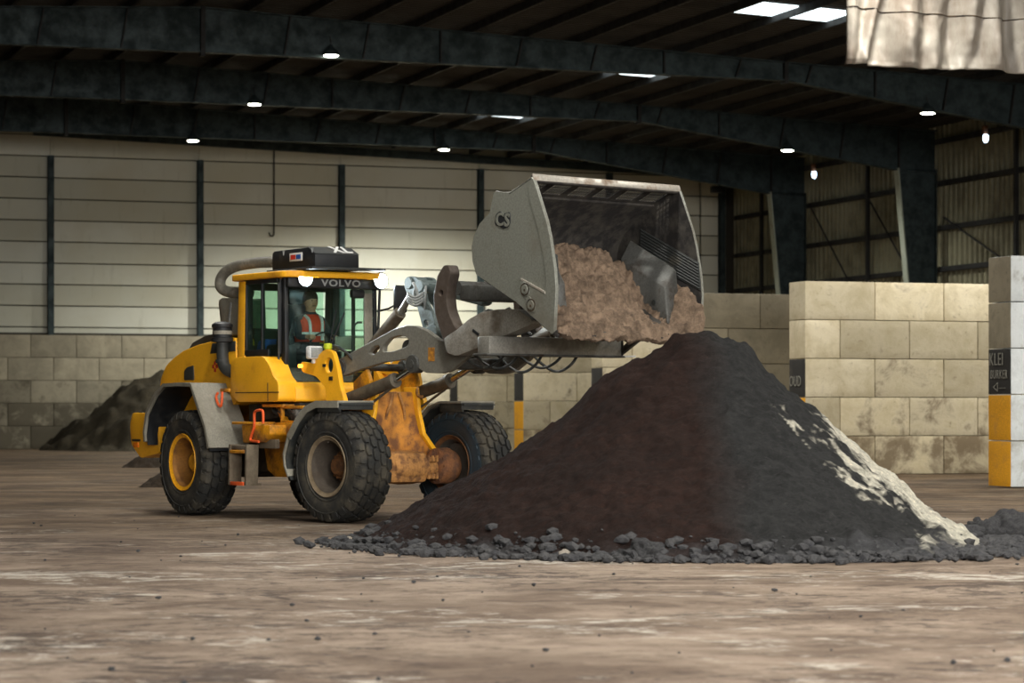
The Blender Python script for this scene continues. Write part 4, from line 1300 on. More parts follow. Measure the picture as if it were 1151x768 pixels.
for s in (-1, 1):
    y0, y1 = s * 0.70, s * 0.63
    tower = [(0.40, 2.06), (0.62, 2.03), (0.80, 2.15), (0.92, 2.22), (1.08, 2.18), (1.18, 1.95), (1.24, 1.72), (1.34, 1.5), (1.2, 1.4), (0.95, 1.45), (0.92, 1.72), (0.72, 1.86), (0.42, 1.92)]
    hole = [(1.0 + 0.085 * math.cos(2 * PI * k / 20), 2.0 + 0.10 * math.sin(2 * PI * k / 20)) for k in range(20)]
    tw = plate([rounded(tower, 0.05), hole], min(y0, y1), max(y0, y1), 0.01, 'lift_tower', M['yellow'], loader, FL)
    g = G(); g.prism([(1.16, 1.78), (1.42, 1.95), (1.5, 1.8), (1.46, 1.5), (1.2, 1.4)], s * 0.36, s * 0.43, 0.01); g.obj('tower_inner_plate', M['yellow_dirty'], tw)
    if s < 0:
        g = G(); g.box((0.93, -0.72, 2.0), (0.06, 0.012, 0.04)); g.box((1.05, -0.706, 1.83), (0.07, 0.012, 0.05)); g.obj('black_sticker', M['black'], tw)
        g = G(); g.box((0.42, -0.715, 2.0), (0.06, 0.05, 0.05), 0.012); g.obj('indicator_lamp', M['amber_lit'], tw)
        g = G(); g.box((0.72, -0.72, 2.17), (0.10, 0.22, 0.17), 0.025); g.box((0.70, -0.72, 2.06), (0.03, 0.04, 0.06)); wl = g.obj('headlamp', M['white'], tw)
        g = G(); g.box((0.775, -0.72, 2.17), (0.012, 0.18, 0.13), 0.004); g.obj('lens', M['lettering'], wl)
        g = G(); g.lathe([(0.0, 0.05), (0.05, 0.045), (0.06, 0.0), (0.05, -0.03)], (0.93, -0.66, 2.24), 14, 'z'); g.obj('lime_cap', M['lime'], tw)
        g = G()
        for k in range(3):
            g.tube([(0.85 + 0.05 * k, -0.6, 2.18), (1.0 + 0.05 * k, -0.62, 2.27 - 0.02 * k), (1.2 + 0.05 * k, -0.6, 2.2 - 0.03 * k), (1.3, -0.5, 2.0)], 0.016, 8, smooth_path=2)
        g.obj('hose', M['hydraulic'], tw)
g = G()
for s in (-1, 1):
    g.tube([(1.51, s * 0.05, 1.65), (1.53, s * 0.1, 1.5), (1.52, s * 0.14, 1.42), (1.50, s * 0.16, 1.3)], 0.02, 8, smooth_path=2)
g.tube([(1.54, 0.34, 1.72), (1.6, 0.28, 1.62), (1.58, 0.40, 1.58), (1.5, 0.45, 1.68)], 0.02, 8, smooth_path=2)
g.obj('pipe', M['axle'], ff)
# axle with planetary housings
g = G()
g.lathe([(0.0, -0.80), (0.10, -0.80), (0.11, -0.30), (0.20, -0.28), (0.22, -0.1), (0.22, 0.1), (0.20, 0.28), (0.125, 0.30), (0.125, 0.5), (0.10, 0.8), (0.0, 0.8)], (1.67, 0, 0.68), 28)
g.box((1.62, -0.05, 0.68), (0.46, 0.62, 0.40), 0.06)
g.box((1.7, 0.36, 0.78), (0.26, 0.2, 0.06), 0.01); g.box((1.7, 0.36, 0.56), (0.26, 0.2, 0.06), 0.01)
for z in (0.78, 0.56):
    for dx in (-0.09, 0.0, 0.09):
        g.cyl((1.84, 0.30 + dx * 0.8 + 0.05, z - 0.03), (1.84, 0.30 + dx * 0.8 + 0.05, z + 0.05), 0.02, n=6)
ax = g.obj('axle', M['axle'], loader, FL)
for s in (-1, 1):
    g = G()
    y = s * 0.52
    g.lathe([(0.12, y - s * 0.04), (0.20, y), (0.235, y + s * 0.03), (0.24, y + s * 0.2), (0.2, y + s * 0.3)], (1.67, 0, 0.69), 30)
    for k in range(12):
        a = 2 * PI * k / 12
        x, z = 1.67 + 0.2 * math.cos(a), 0.69 + 0.2 * math.sin(a)
        g.cyl((x, y - s * 0.005, z), (x, y + s * 0.05, z), 0.017, n=6)
    g.obj('hub_housing', M['hub_rust'], ax)

# ---- lift arms
arm = [(0.98, 2.06), (1.09, 2.10), (1.67, 2.29), (2.14, 2.445), (2.40, 2.488), (2.56, 2.482), (2.78, 2.42), (3.04, 2.29), (3.3, 2.25), (3.48, 2.22), (3.58, 2.08), (3.49, 2.03), (3.25, 1.905), (3.07, 1.875), (2.78, 1.885), (2.66, 1.93), (2.47, 2.07), (2.38, 2.06), (1.95, 2.03), (1.45, 1.94), (1.12, 1.86), (0.98, 1.88)]
h1 = rounded([(1.62, 2.15), (1.74, 2.235), (1.86, 2.25), (1.87, 2.19), (1.75, 2.12)], 0.04)
h2 = rounded([(1.93, 2.16), (1.93, 2.23), (2.06, 2.33), (2.25, 2.365), (2.41, 2.345), (2.46, 2.28), (2.40, 2.22), (2.14, 2.165)], 0.05)
def circ(x, z, r, n=20): return [(x + r * math.cos(2 * PI * k / n), z + r * math.sin(2 * PI * k / n)) for k in range(n)]
la = None
for s in (-1, 1):
    y = s * 0.52
    la = plate([rounded(arm, 0.05), h1, h2], y - 0.04, y + 0.04, 0.008, 'lift_arm', M['arm_grey'], loader, FL)
    g = G(); g.lathe([(0.09, y - 0.07), (0.10, y - 0.06), (0.10, y + 0.06), (0.09, y + 0.07)], (1.08, 0, 1.98), 24); g.obj('pivot_pin', M['frame_dark'], la)
    g = G(); g.lathe([(0.11, y - 0.075), (0.115, y - 0.065), (0.115, y + 0.065), (0.11, y + 0.075)], (2.54, 0, 2.0), 24)
    g.cyl((2.54, y - 0.09, 2.0), (2.54, y + 0.09, 2.0), 0.05, n=16)
    g.obj('pivot_pin', M['frame_dark'], la)
    if s < 0:
        g = G(); g.prism([(2.83, 2.03), (2.95, 2.03), (2.95, 2.20), (2.83, 2.20)], y - 0.044, y - 0.038); g.obj('worn_sticker', M['yellow_dirty'], la)
g = G()
g.cyl((2.35, -0.5, 2.2), (2.35, 0.5, 2.2), 0.11, n=20); g.box((2.95, 0, 2.0), (0.3, 1.0, 0.14), 0.04); g.cyl((1.08, -0.6, 1.98), (1.08, 0.6, 1.98), 0.05, n=14)
g.obj('cross_tube', M['frame_dark'], loader, FL)
for s in (-1, 1):
    y = s * 0.46
    a, b, c = Vector((0.85, y, 1.50)), Vector((2.02, y, 1.79)), Vector((2.54, y, 2.0))
    g = G(); g.tube([a, b], [0.085, 0.085], 18); g.tube([b - (b - a).normalized() * 0.02, b + (b - a).normalized() * 0.05], 0.098, 18)
    g.tube([a + Vector((0.3, 0, -0.02)), a + Vector((0.5, s * 0.0, -0.10)), b + Vector((-0.1, 0, -0.12)), b + Vector((0.0, 0, -0.07))], 0.018, 8, smooth_path=2)
    lc = g.obj('lift_cylinder', M['cylinder'], loader, FL)
    g = G(); g.tube([b, c], 0.045, 16); g.lathe([(0.085, y - 0.05), (0.085, y + 0.05)], (2.54, 0, 2.0), 20); g.obj('piston_rod', M['chrome'], lc)
# bell crank, tilt cylinder and link
crank = rounded([(1.72, 3.02), (1.80, 3.14), (1.98, 3.12), (2.10, 2.98), (2.15, 2.84), (2.28, 2.66), (2.36, 2.48), (2.38, 2.34), (2.25, 2.28), (2.14, 2.38), (2.06, 2.56), (1.98, 2.76), (1.78, 2.92)], 0.05)
for y in (-0.13, 0.13):
    bc = plate([crank, circ(2.16, 2.52, 0.05)], y - 0.025, y + 0.025, 0.005, 'bell_crank', M['crank'], loader, FL @ Matrix.Translation((0.14, 0, 0)))
for (x, z, r) in ((1.82, 3.05, 0.08), (2.04, 3.0, 0.08), (2.3, 2.42, 0.1)):
    g = G(); g.lathe([(r - 0.01, -0.17), (r, -0.16), (r, 0.16), (r - 0.01, 0.17)], (x, 0, z), 20); g.obj('crank_pin', M['crank'], bc)
g = G()
for k in range(4):
    z = 2.78 + 0.035 * k
    ring = [(2.08 + 0.1 * math.cos(t), -0.26 + 0.1 * math.sin(t), z + 0.03 * math.sin(t * 2)) for t in [2 * PI * q / 20 for q in range(21)]]
    g.tube(ring, 0.014, 6, cap=False)
g.tube([(2.00, -0.14, 3.0), (1.92, -0.16, 2.95), (1.94, -0.14, 2.8), (2.10, -0.12, 2.6), (2.20, -0.10, 2.4)], 0.018, 8, smooth_path=2)
g.tube([(2.14, -0.14, 3.0), (2.18, -0.18, 2.86), (2.12, -0.14, 2.7), (2.06, -0.10, 2.5), (2.00, -0.06, 2.36)], 0.018, 8, smooth_path=2)
g.tube([(2.01, -0.24, 3.04), (2.11, -0.28, 2.98), (2.13, -0.26, 2.86)], 0.02, 8, smooth_path=2)
g.obj('hydraulic_hose', M['lettering'], bc)
g = G()
a, b, c = Vector((1.0, 0, 2.22)), Vector((1.60, 0, 2.68)), Vector((1.96, 0, 3.05))
g.tube([a, b], 0.085, 18)
tc_ = g.obj('tilt_cylinder', M['cylinder'], loader, FL)
g = G(); g.tube([b, c], 0.045, 14); g.obj('piston_rod', M['frame_grey'], tc_)
g = G()
g.prism([(2.14, 3.05), (2.22, 3.05), (3.34, 2.86), (3.34, 2.74), (3.26, 2.72), (2.14, 2.94)], -0.06, 0.06, 0.02)
g.obj('tilt_link', M['crank'], loader, FL)

# ---- carrier frame of the tipping bucket
hook = rounded([(3.33, 3.20), (3.21, 3.08), (3.135, 2.82), (3.16, 2.62), (3.23, 2.46), (3.32, 2.28), (3.40, 2.10), (3.62, 2.10), (3.66, 2.36), (3.52, 2.46), (3.41, 2.65), (3.385, 2.79), (3.415, 2.96), (3.46, 3.10), (3.42, 3.20)], 0.03)
cf = None
for s in (-1, 1):
    y = s * 0.58
    p = plate([hook, circ(3.28, 2.86, 0.035)], min(y, y + s * 0.16), max(y, y + s * 0.16), 0.012, 'carrier_hook', M['hook'], loader, FL)
    g = G(); g.lathe([(0.0, y - 0.03), (0.05, y - 0.025), (0.06, y), (0.05, y + 0.05)], (3.27, 0, 2.86), 16); g.obj('pin', M['bare_steel'], p)
    g = G()
    armp = rounded([(3.38, 2.30), (3.65, 2.41), (3.84, 2.52), (4.09, 2.605), (4.41, 2.63), (4.73, 2.62), (4.98, 2.49), (4.96, 2.43), (4.34, 2.27), (3.96, 2.16), (3.62, 2.08), (3.44, 2.12)], 0.05)
    g.prism(armp, min(y - 0.02 * s, y + s * 0.2), max(y - 0.02 * s, y + s * 0.2), 0.035, seg=3)
    ar = g.obj('carrier_arm', M['scraped_arm'], loader, FL)
    g = G(); g.box((3.98, y + s * 0.203, 2.36), (0.13, 0.012, 0.035), 0.004, rot=Matrix.Rotation(0.5, 3, 'Y')); g.obj('slot', M['black'], ar)
    g = G()
    g.tube([(3.5, s * 0.34, 2.2), (4.1, s * 0.36, 2.36)], 0.06, 14); g.tube([(4.1, s * 0.36, 2.36), (4.75, s * 0.4, 2.58)], 0.035, 12)
    g.obj('tip_cylinder', M['cylinder'], loader, FL)
g = G()
g.box((4.42, 0.05, 2.19), (0.22, 2.2, 0.22), 0.02)
g.prism([(4.3, 1.15), (4.54, 1.15), (4.60, 1.32), (4.45, 1.40), (4.3, 1.32)], 2.08, 2.10, axis='z')
bmx = g.obj('carrier_beam', M['frame_grey'], loader, FL)
g = G(); g.box((4.42, 0.05, 2.082), (0.26, 2.3, 0.025), 0.005); g.prism([(4.30, 2.09), (4.54, 2.09), (4.54, 2.30), (4.30, 2.30)], 1.15, 1.17, 0.004); g.obj('beam_edge_plate', M['frame_dark'], bmx)
for s in (1,):
    g = G(); g.prism([(4.34, 2.08), (4.46, 2.08), (4.98, 2.36), (4.94, 2.46)], s * 1.17 - 0.03, s * 1.17 + 0.03, 0.008); g.obj('beam_gusset', M['frame_dark'], bmx)
g = G()
g.cyl((3.42, -0.6, 2.92), (3.42, 0.6, 2.92), 0.09, n=20); g.box((3.56, 0, 2.86), (0.2, 1.2, 0.2), 0.03)
g.prism([(3.5, 2.3), (3.66, 2.3), (3.66, 2.12), (3.5, 2.1)], -0.6, 0.6, 0.02)
g.obj('carrier_cross_bar', M['frame_dark'], loader, FL)
g = G()
for (x, y, r) in ((3.85, -0.35, 0.13), (4.0, -0.1, 0.16), (4.1, 0.15, 0.12), (4.05, 0.45, 0.15), (3.7, -0.45, 0.12)):
    g.tube([(x - 0.3, y - 0.1, 2.12), (x - 0.2, y, 2.12 - r), (x, y + 0.05, 2.10 - r * 1.5), (x + 0.2, y + 0.1, 2.12 - r), (x + 0.28, y + 0.15, 2.12)], 0.018, 8, smooth_path=2)
g.tube([(3.5, -0.35, 2.5), (3.7, -0.3, 2.7), (3.8, -0.2, 2.45), (3.9, -0.1, 2.3)], 0.02, 8, smooth_path=2)
g.tube([(3.5, 0.0, 2.4), (3.65, 0.05, 2.75), (3.72, 0.1, 2.5), (3.9, 0.2, 2.35)], 0.02, 8, smooth_path=2)
g.tube([(3.0, -0.1, 2.3), (3.15, -0.2, 2.38), (3.3, -0.25, 2.3), (3.4, -0.3, 2.2)], 0.02, 8, smooth_path=2)
g.tube([(3.0, 0.1, 2.32), (3.12, 0.0, 2.42), (3.3, -0.1, 2.34), (3.42, -0.2, 2.24)], 0.02, 8, smooth_path=2)
g.obj('hydraulic_hose', M['hydraulic'], loader, FL)

# ---- bucket
BW = 1.2
shell = [(5.46, 4.11), (5.06, 3.945), (4.84, 3.84), (4.68, 3.73), (4.52, 3.61), (4.42, 3.47), (4.385, 3.33), (4.40, 3.19), (4.47, 3.03), (4.6, 2.95), (5.15, 2.69), (5.84, 2.30)]
g = G()
g.ribbon(shell[1:], -BW + 0.01, BW - 0.01, -0.03)
g.box((5.455, 0, 4.10), (0.05, 2 * BW, 0.10), 0.01, rot=Matrix.Rotation(-0.35, 3, 'Y'))
g.box((5.72, 0, 2.35), (0.34, 2 * BW, 0.04), 0.008, rot=Matrix.Rotation(0.515, 3, 'Y'))
# strip of perforated windows under the top edge
p0, p1 = Vector((5.05, 3.94)), Vector((5.45, 4.105))
def strip(t0, t1, y0, y1, th=0.012):
    a, b = p0.lerp(p1, t0), p0.lerp(p1, t1)
    g.prism([(a.x, a.y), (b.x, b.y), (b.x - 0.006, b.y + th), (a.x - 0.006, a.y + th)], y0, y1)
strip(0, 0.18, -BW, BW); strip(0.72, 1.0, -BW, BW)
NP = 6; pw = 2 * BW / NP
for k in range(NP):
    y0 = -BW + k * pw
    strip(0.18, 0.72, y0, y0 + 0.06); strip(0.18, 0.72, y0 + pw - 0.06, y0 + pw)
    for q in range(1, 7):
        yy = y0 + 0.06 + (pw - 0.12) * q / 7
        strip(0.18, 0.72, yy - 0.006, yy + 0.006, 0.003)
    for q in range(1, 4):
        t = 0.18 + 0.54 * q / 4
        strip(t - 0.014, t + 0.014, y0, y0 + pw, 0.003)
bk = g.obj('bucket', M['bucket_in'], loader, FL)
g = G(); g.box((5.475, 0, 4.115), (0.02, 2 * BW + 0.03, 0.085), 0.006, rot=Matrix.Rotation(-0.35, 3, 'Y')); g.obj('top_edge', M['bare_steel'], bk)
sidep = [(5.46, 4.135), (5.35, 4.08), (5.06, 3.97), (4.94, 3.975), (4.82, 4.0), (4.775, 3.975), (4.735, 3.86), (4.70, 3.745), (4.52, 3.625), (4.42, 3.49), (4.378, 3.36), (4.395, 3.185), (4.46, 3.03), (5.15, 2.685), (5.54, 2.455), (5.80, 2.29), (5.84, 2.33), (5.876, 2.81), (5.853, 3.04), (5.778, 3.39), (5.714, 3.60), (5.603, 3.85), (5.50, 4.08)]
wear = [(5.155, 2.70), (5.27, 2.94), (5.695, 2.765), (5.70, 2.96), (5.665, 3.18), (5.57, 3.49), (5.49, 3.68), (5.42, 3.86), (5.40, 4.02), (5.46, 4.12), (5.50, 4.08), (5.603, 3.85), (5.714, 3.60), (5.778, 3.39), (5.853, 3.04), (5.876, 2.81), (5.84, 2.33), (5.80, 2.29), (5.54, 2.455)]
for s in (-1, 1):
    g = G(); g.prism(sidep, s * BW, s * (BW - 0.025), 0.004, seg=1)
    sp_ = g.obj('side_plate', [M['bucket'], M['bucket_in']], bk)
    for p_ in sp_.data.polygons:
        if p_.normal.y * s < -0.7: p_.material_index = 1
    g = G(); g.prism(wear, s * (BW + 0.022), s * BW, 0.006, seg=1)
    for (x, z) in ((5.345, 2.83), (5.45, 2.645)):
        pass
    g.obj('wear_plate', M['bucket'], sp_)
    for (x, z) in ((5.345, 2.83), (5.45, 2.645)):
        g = G(); pts = rounded([(x - 0.09, z + 0.08), (x - 0.02, z + 0.10), (x + 0.09, z - 0.02), (x + 0.07, z - 0.10), (x - 0.01, z - 0.09)], 0.05)
        g.prism(pts, s * (BW + 0.03), s * BW, 0.006, seg=1); g.lathe([(0.055, s * (BW + 0.03)), (0.05, s * (BW + 0.045)), (0.0, s * (BW + 0.046))], (x + 0.01, 0, z - 0.01), 20)
        bo = g.obj('pivot_cover', M['bucket'], sp_)
        g = G(); g.lathe([(0.075, s * (BW + 0.03)), (0.075, s * (BW + 0.034)), (0.062, s * (BW + 0.034)), (0.062, s * (BW + 0.03))], (x + 0.01, 0, z - 0.01), 24, close=True); g.lathe([(0.015, s * (BW + 0.044)), (0.015, s * (BW + 0.049)), (0.0, s * (BW + 0.05))], (x + 0.02, 0, z - 0.02), 10); g.obj('cover_gap', M['chassis'], bo)
    g = G(); g.prism([(5.28, 2.925), (5.275, 2.955), (5.69, 2.785), (5.695, 2.755)], s * (BW + 0.028), s * (BW + 0.0), 0.004)
    g.obj('bright_weld', M['bare_steel'], sp_)
# maker's badge on the near side
sp0 = [c for c in bk.children if c.name.startswith('side_plate')][0]
g = G()
g.prism(rounded([(4.80, 3.60), (4.82, 3.72), (4.90, 3.76), (4.95, 3.72), (5.07, 3.74), (5.08, 3.62), (5.04, 3.56), (4.95, 3.54), (4.88, 3.58)], 0.03), -BW - 0.008, -BW + 0.01, 0.003, seg=1)
bd = g.obj('badge', M['black'], sp0)
lettering('CS', 0.21, face_mtx((4.945, -BW - 0.011, 3.645), (1, 0, -0.12), (0.12, 0, 1)), M['bucket'], bd, sx=0.95, bold=0.006)
# inner housings of the tipping cylinders
for s in (-1, 1):
    def Y(a): return s * a
    g = G()
    bm = bmesh.new()
    def sec(x): d = 0.5 * (5.6 - x); return [bm.verts.new((x + dx, Y(y), z + d)) for y, z, dx in ((0.82, 2.45, 0.06), (0.82, 2.894, 0), (0.985, 3.135, 0), (1.03, 3.10, 0), (1.06, 2.45, 0.05))]
    B, Fv = sec(4.84), sec(5.60)
    for k in range(5):
        bm.faces.new((B[k], Fv[k], Fv[(k + 1) % 5], B[(k + 1) % 5]))
    bm.faces.new(B); bm.faces.new(Fv[::-1])
    bmesh.ops.recalc_face_normals(bm, faces=bm.faces[:])
    bmesh.ops.bevel(bm, geom=bm.edges[:], offset=0.012, segments=1, affect='EDGES')
    g._merge(bm)
    hs = g.obj('cylinder_housing', M['frame_dark'], bk)
    g = G()
    g.prism([(5.87, 2.86), (5.84, 3.20), (4.84, 3.66), (4.84, 3.30)], Y(1.172), Y(1.16), 0.003)
    for k in range(9):      # wear ribs on the liner
        t = (k + 0.5) / 9
        g.tube([(4.86, Y(1.158), 3.32 + 0.34 * t), (5.86 - 0.03 * t, Y(1.158), 2.87 + 0.33 * t)], 0.010, 5)
    g.cyl((5.42, Y(0.812), 2.72), (5.42, Y(0.82), 2.72), 0.035, n=14)
    g.obj('wear_rib', M['dark_plastic'], hs)

# ---- load of soil spilling over the lip
def bucket_load():
    n, m = 260, 150
    bm = bmesh.new(); rows = []
    prof = [(4.50, 3.06), (4.66, 3.30), (4.86, 3.40), (5.05, 3.34), (5.25, 3.06), (5.48, 2.78), (5.70, 2.52), (5.88, 2.33), (5.93, 2.25), (5.86, 2.22), (5.78, 2.335)]
    cum = [0]
    for a, b in zip(prof[:-1], prof[1:]): cum.append(cum[-1] + math.hypot(b[0] - a[0], b[1] - a[1]))
    def at(t):
        d = t * cum[-1]
        for k in range(len(prof) - 1):
            if d <= cum[k + 1] + 1e-9:
                q = (d - cum[k]) / (cum[k + 1] - cum[k]); a, b = prof[k], prof[k + 1]
                return Vector((a[0] + (b[0] - a[0]) * q, a[1] + (b[1] - a[1]) * q))
        return Vector(prof[-1])
    for i in range(n + 1):
        row = []
        y = -1.165 + 2.33 * i / n
        for j in range(m + 1):
            t = j / m
            p = at(t)
            q = Vector((p.x, y, p.y))
            amp = min(1, t * 12) * min(1, (1 - t) * 10)
            cell = noise.voronoi(q * 9.0)[0][0]; cell2 = noise.voronoi(q * 22.0)[0][0]
            d = 0.07 * fbm(q, 3, 2.2) + 0.10 * (0.5 - cell) + 0.04 * (0.5 - cell2) + 0.012 * noise.noise(q * 40)
            # clump pushing out at the far side, drop between housing and lip
            k = math.exp(-((y - 1.07) / 0.15) ** 2) * math.exp(-((t - 0.72) / 0.16) ** 2)
            x = p.x + (0.55 * d + 0.24 * k) * amp
            z = p.y + (0.8 * d + 0.20 * k) * amp
            z -= 0.10 * max(0, (y - 0.2)) * max(0, 1 - t * 1.6)
            z -= 0.30 * math.exp(-((y - 0.70) / 0.22) ** 2) * min(1, max(0, (t - 0.12) / 0.2)) * min(1, max(0, (0.80 - t) / 0.2))
            yy = y + (0.06 * k if y > 1.0 and x > 5.9 else 0)
            row.append(bm.verts.new((x, yy, z)))
        rows.append(row)
    for i in range(n):
        for j in range(m):
            bm.faces.new((rows[i][j], rows[i + 1][j], rows[i + 1][j + 1], rows[i][j + 1]))
    # underside closes along the bucket floor
    for i in range(n):
        bm.faces.new((rows[i][m], rows[i + 1][m], rows[i + 1][0], rows[i][0]))
    bm.faces.new(rows[0]); bm.faces.new(rows[n][::-1])
    bmesh.ops.recalc_face_normals(bm, faces=bm.faces[:])
    me = bpy.data.meshes.new('soil_load'); bm.to_mesh(me); bm.free(); me.materials.append(M['load'])
    me.polygons.foreach_set('use_smooth', [True] * len(me.polygons))
    o = place('soil_load', me, None, FRONT)
    tag(o, 'light brown soil spilling out of the raised bucket', 'soil', kind='stuff')
bucket_load()

# ================================================================== THE DRIVER
def driver():
    V, E, R = [], [], []
    def add(p, r, par=None):
        V.append(p); R.append(r)
        if par is not None: E.append((par, len(V) - 1))
        return len(V) - 1
    pel = add((-0.30, 0, 2.24), 0.15)
    ab = add((-0.30, 0, 2.38), 0.145, pel); chs = add((-0.28, 0, 2.54), 0.155, ab); up = add((-0.27, 0, 2.66), 0.12, chs)
    nk = add((-0.25, 0, 2.74), 0.058, up); h0 = add((-0.235, 0, 2.81), 0.075, nk); h1 = add((-0.225, 0, 2.88), 0.092, h0); h2 = add((-0.23, 0, 2.95), 0.078, h1)
    no = add((-0.115, 0, 2.875), 0.016, h1)
    for s in (-1, 1):
        ear = add((-0.235, s * 0.095, 2.88), 0.018, h1)
        sh = add((-0.27, s * 0.18, 2.63), 0.07, up); el = add((-0.12, s * 0.26, 2.40), 0.05, sh); wr = add((0.03, s * 0.20, 2.40), 0.032, el)
        pa = add((0.075, s * 0.185, 2.40), 0.034, wr)
        for k in range(4):
            f1 = add((0.125 + 0.004 * (k % 2), s * (0.21 - 0.02 * k), 2.405 + 0.006 * k), 0.010, pa)
            f2 = add((0.135, s * (0.205 - 0.02 * k), 2.375 + 0.006 * k), 0.009, f1)
            f3 = add((0.115, s * (0.20 - 0.02 * k), 2.36 + 0.006 * k), 0.008, f2)
        t1 = add((0.085, s * 0.145, 2.385), 0.011, pa); t2 = add((0.115, s * 0.135, 2.37), 0.009, t1)
        hp = add((-0.28, s * 0.09, 2.22), 0.10, pel); kn = add((0.06, s * 0.15, 2.20), 0.068, hp); an = add((0.10, s * 0.14, 1.88), 0.045, kn); he = add((0.09, s * 0.14, 1.82), 0.045, an); to = add((0.22, s * 0.15, 1.80), 0.036, he)
    me = bpy.data.meshes.new('driver'); me.from_pydata(V, E, []); me.update()
    o = bpy.data.objects.new('tmp', me); COL.objects.link(o)
    o.modifiers.new('s', 'SKIN'); sd = o.modifiers.new('d', 'SUBSURF'); sd.levels = 2; sd.render_levels = 2
    for i, sv in enumerate(me.skin_vertices[0].data):
        sv.radius = (R[i], R[i]); sv.use_root = (i == 0)
    dg = bpy.context.evaluated_depsgraph_get(); dg.update()
    m2 = bpy.data.meshes.new_from_object(o.evaluated_get(dg)); bpy.data.objects.remove(o)
    m2.materials.clear()
    for k in ('jacket', 'skin'): m2.materials.append(M[k])
    for p in m2.polygons:
        c = p.center
        p.material_index = 1 if (c.z > 2.75 or (c.x > 0.03 and c.z > 2.32 and abs(c.y) < 0.26)) else 0
        p.use_smooth = True
    d = place('driver', m2, None, REAR)
    tag(d, 'person in an orange high visibility vest seated inside the cab', 'person')
    g = G()
    rings = [(2.34, 0.175, 0.20), (2.40, 0.178, 0.205), (2.46, 0.18, 0.21), (2.54, 0.185, 0.215), (2.62, 0.165, 0.21), (2.68, 0.12, 0.15), (2.71, 0.085, 0.10)]
    bm = bmesh.new(); rr_ = []
    for (z, a, b) in rings:
        rr_.append([bm.verts.new((-0.285 + (z - 2.34) * 0.07 + a * math.cos(t), b * math.sin(t), z)) for t in [2 * PI * k / 28 for k in range(28)]])
    for i in range(len(rr_) - 1):
        for k in range(28):
            f = bm.faces.new((rr_[i][k], rr_[i][(k + 1) % 28], rr_[i + 1][(k + 1) % 28], rr_[i + 1][k]))
    g._merge(bm)
    vest = g.obj('vest', M['vest'], d, angle=60)
    g = G()
    g.lathe([(1.0, 0.0), (1.0, 0.05)], n=36, axis='z')
    for v in g.bm.verts: v.co = Vector((-0.28 + 0.186 * v.co.x, 0.214 * v.co.y, 2.42 + v.co.z))
    bmesh.ops.delete(g.bm, geom=[f for f in g.bm.faces if len(f.verts) > 4], context='FACES')
    for s in (-1, 1):
        g.tube([(-0.088, s * 0.09, 2.36), (-0.085, s * 0.09, 2.48), (-0.088, s * 0.095, 2.58), (-0.12, s * 0.1, 2.65), (-0.2, s * 0.11, 2.69)], 0.022, 8, smooth_path=1)
    g.obj('reflective_band', M['reflective'], vest)
    g = G(); g.lathe([(0.098, 2.88), (0.104, 2.92), (0.098, 2.97), (0.07, 3.02), (0.0, 3.04)], (-0.25, 0, 0), 24, 'z')
    g.obj('hair', M['hair'], d, angle=80)
    g = G()
    for s in (-1, 1): g.lathe([(0.0, 0.004), (0.011, 0.0), (0.0, -0.004)], (-0.142, s * 0.034, 2.895), 12, 'x')
    g.box((-0.15, 0, 2.825), (0.012, 0.05, 0.01), 0.003)
    g.obj('eyes_and_mouth', M['hair'], d)
driver()
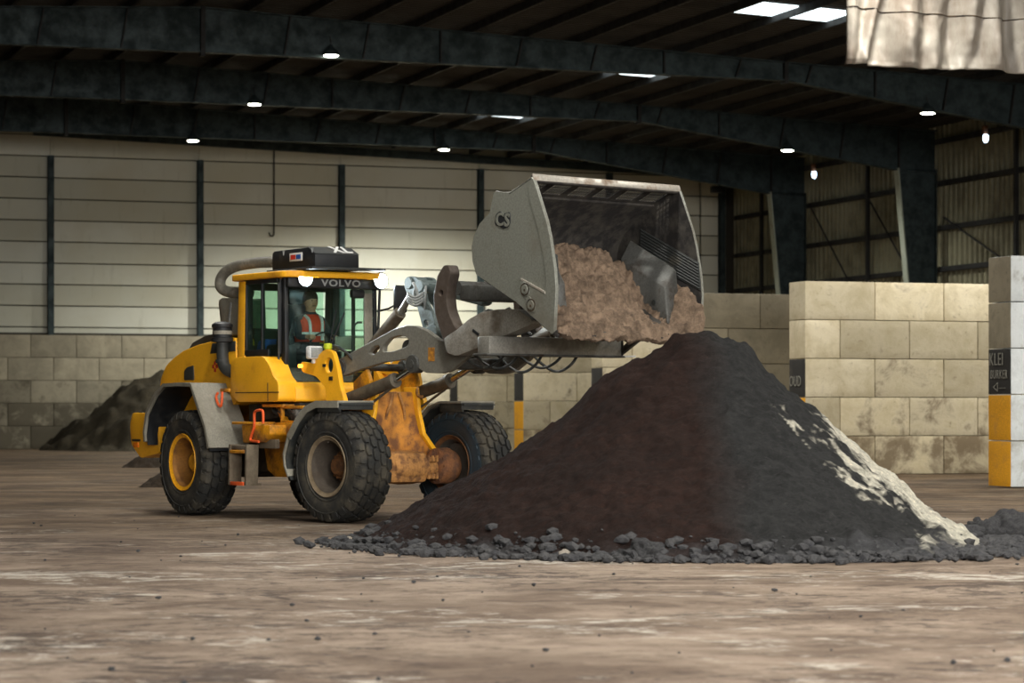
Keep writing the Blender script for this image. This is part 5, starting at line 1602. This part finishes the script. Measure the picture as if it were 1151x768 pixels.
# ================================================================== LIGHT AND CAMERA
w = bpy.data.worlds.new('World'); scene.world = w; w.use_nodes = True
bg = w.node_tree.nodes['Background']
bg.inputs['Color'].default_value = (0.86, 0.93, 1.0, 1)
bg.inputs['Strength'].default_value = 1.0
def add_light(name, kind, mtx, energy, color=(1, 1, 1), **kw):
    d = bpy.data.lights.new(name, kind); d.energy = energy; d.color = color
    for k, v in kw.items(): setattr(d, k, v)
    o = bpy.data.objects.new(name, d); COL.objects.link(o); o.matrix_local = mtx
    return o
# daylight through the open front of the hall
open_front = add_light('daylight_opening', 'AREA', HALL @ Matrix.Translation((16, -6, 7.5)) @ Matrix.Rotation(math.radians(90 - 32), 4, 'X'), 10000, (1.0, 0.97, 0.94), shape='RECTANGLE', size=44, size_y=9, spread=math.radians(120))
# high bay lamps: those in the picture and the rest of the rows nearer the camera
for (u, v, z), en in zip(LAMPS, (3800, 2400, 1100, 13000, 2400, 1500)):
    add_light('lamp_light', 'SPOT', HALL @ Matrix.Translation((u, v, z)), en, (1.0, 1.0, 0.94), spot_size=math.radians(155), spot_blend=0.6, shadow_soft_size=0.2)
for y in (-0.47, 0.70):
    add_light('headlamp_light', 'SPOT', REAR @ Matrix.Translation((0.52, y, 3.155)) @ Matrix.Rotation(math.radians(-78), 4, 'Y'), 260, (0.85, 0.95, 1.0), spot_size=math.radians(80), spot_blend=0.8, shadow_soft_size=0.08)
for v in (61.0, 50.0, 39.0, 28.0, 17.0, 6.0):
    for u in (8.0, 20.0, 30.0, 39.0):
        add_light('lamp_light', 'SPOT', HALL @ Matrix.Translation((u, v, 10.8)), 2600 if v > 20 else 4200, (1.0, 0.98, 0.92), spot_size=math.radians(140), spot_blend=0.8, shadow_soft_size=0.35)

cam_d = bpy.data.cameras.new('camera'); cam = bpy.data.objects.new('camera', cam_d); COL.objects.link(cam)
cam.location = (0, 0, CAM_H); cam.rotation_euler = (PI / 2, 0, 0)
cam_d.sensor_width = 36.0; cam_d.lens = 3000.0 / 1151 * 36; cam_d.shift_y = 79 / 1151.0
cam_d.clip_end = 400
cam_d.dof.use_dof = True; cam_d.dof.focus_distance = 32.0; cam_d.dof.aperture_fstop = 2.8
scene.camera = cam
vs = scene.view_settings
scene.display_settings.display_device = 'sRGB'
vs.view_transform = 'Standard'; vs.look = 'None'; vs.gamma = 1.0; vs.use_curve_mapping = False
vs.exposure = 0.12
scene.cycles.max_bounces = 8
scene.cycles.transparent_max_bounces = 16
scene.cycles.use_denoising = True
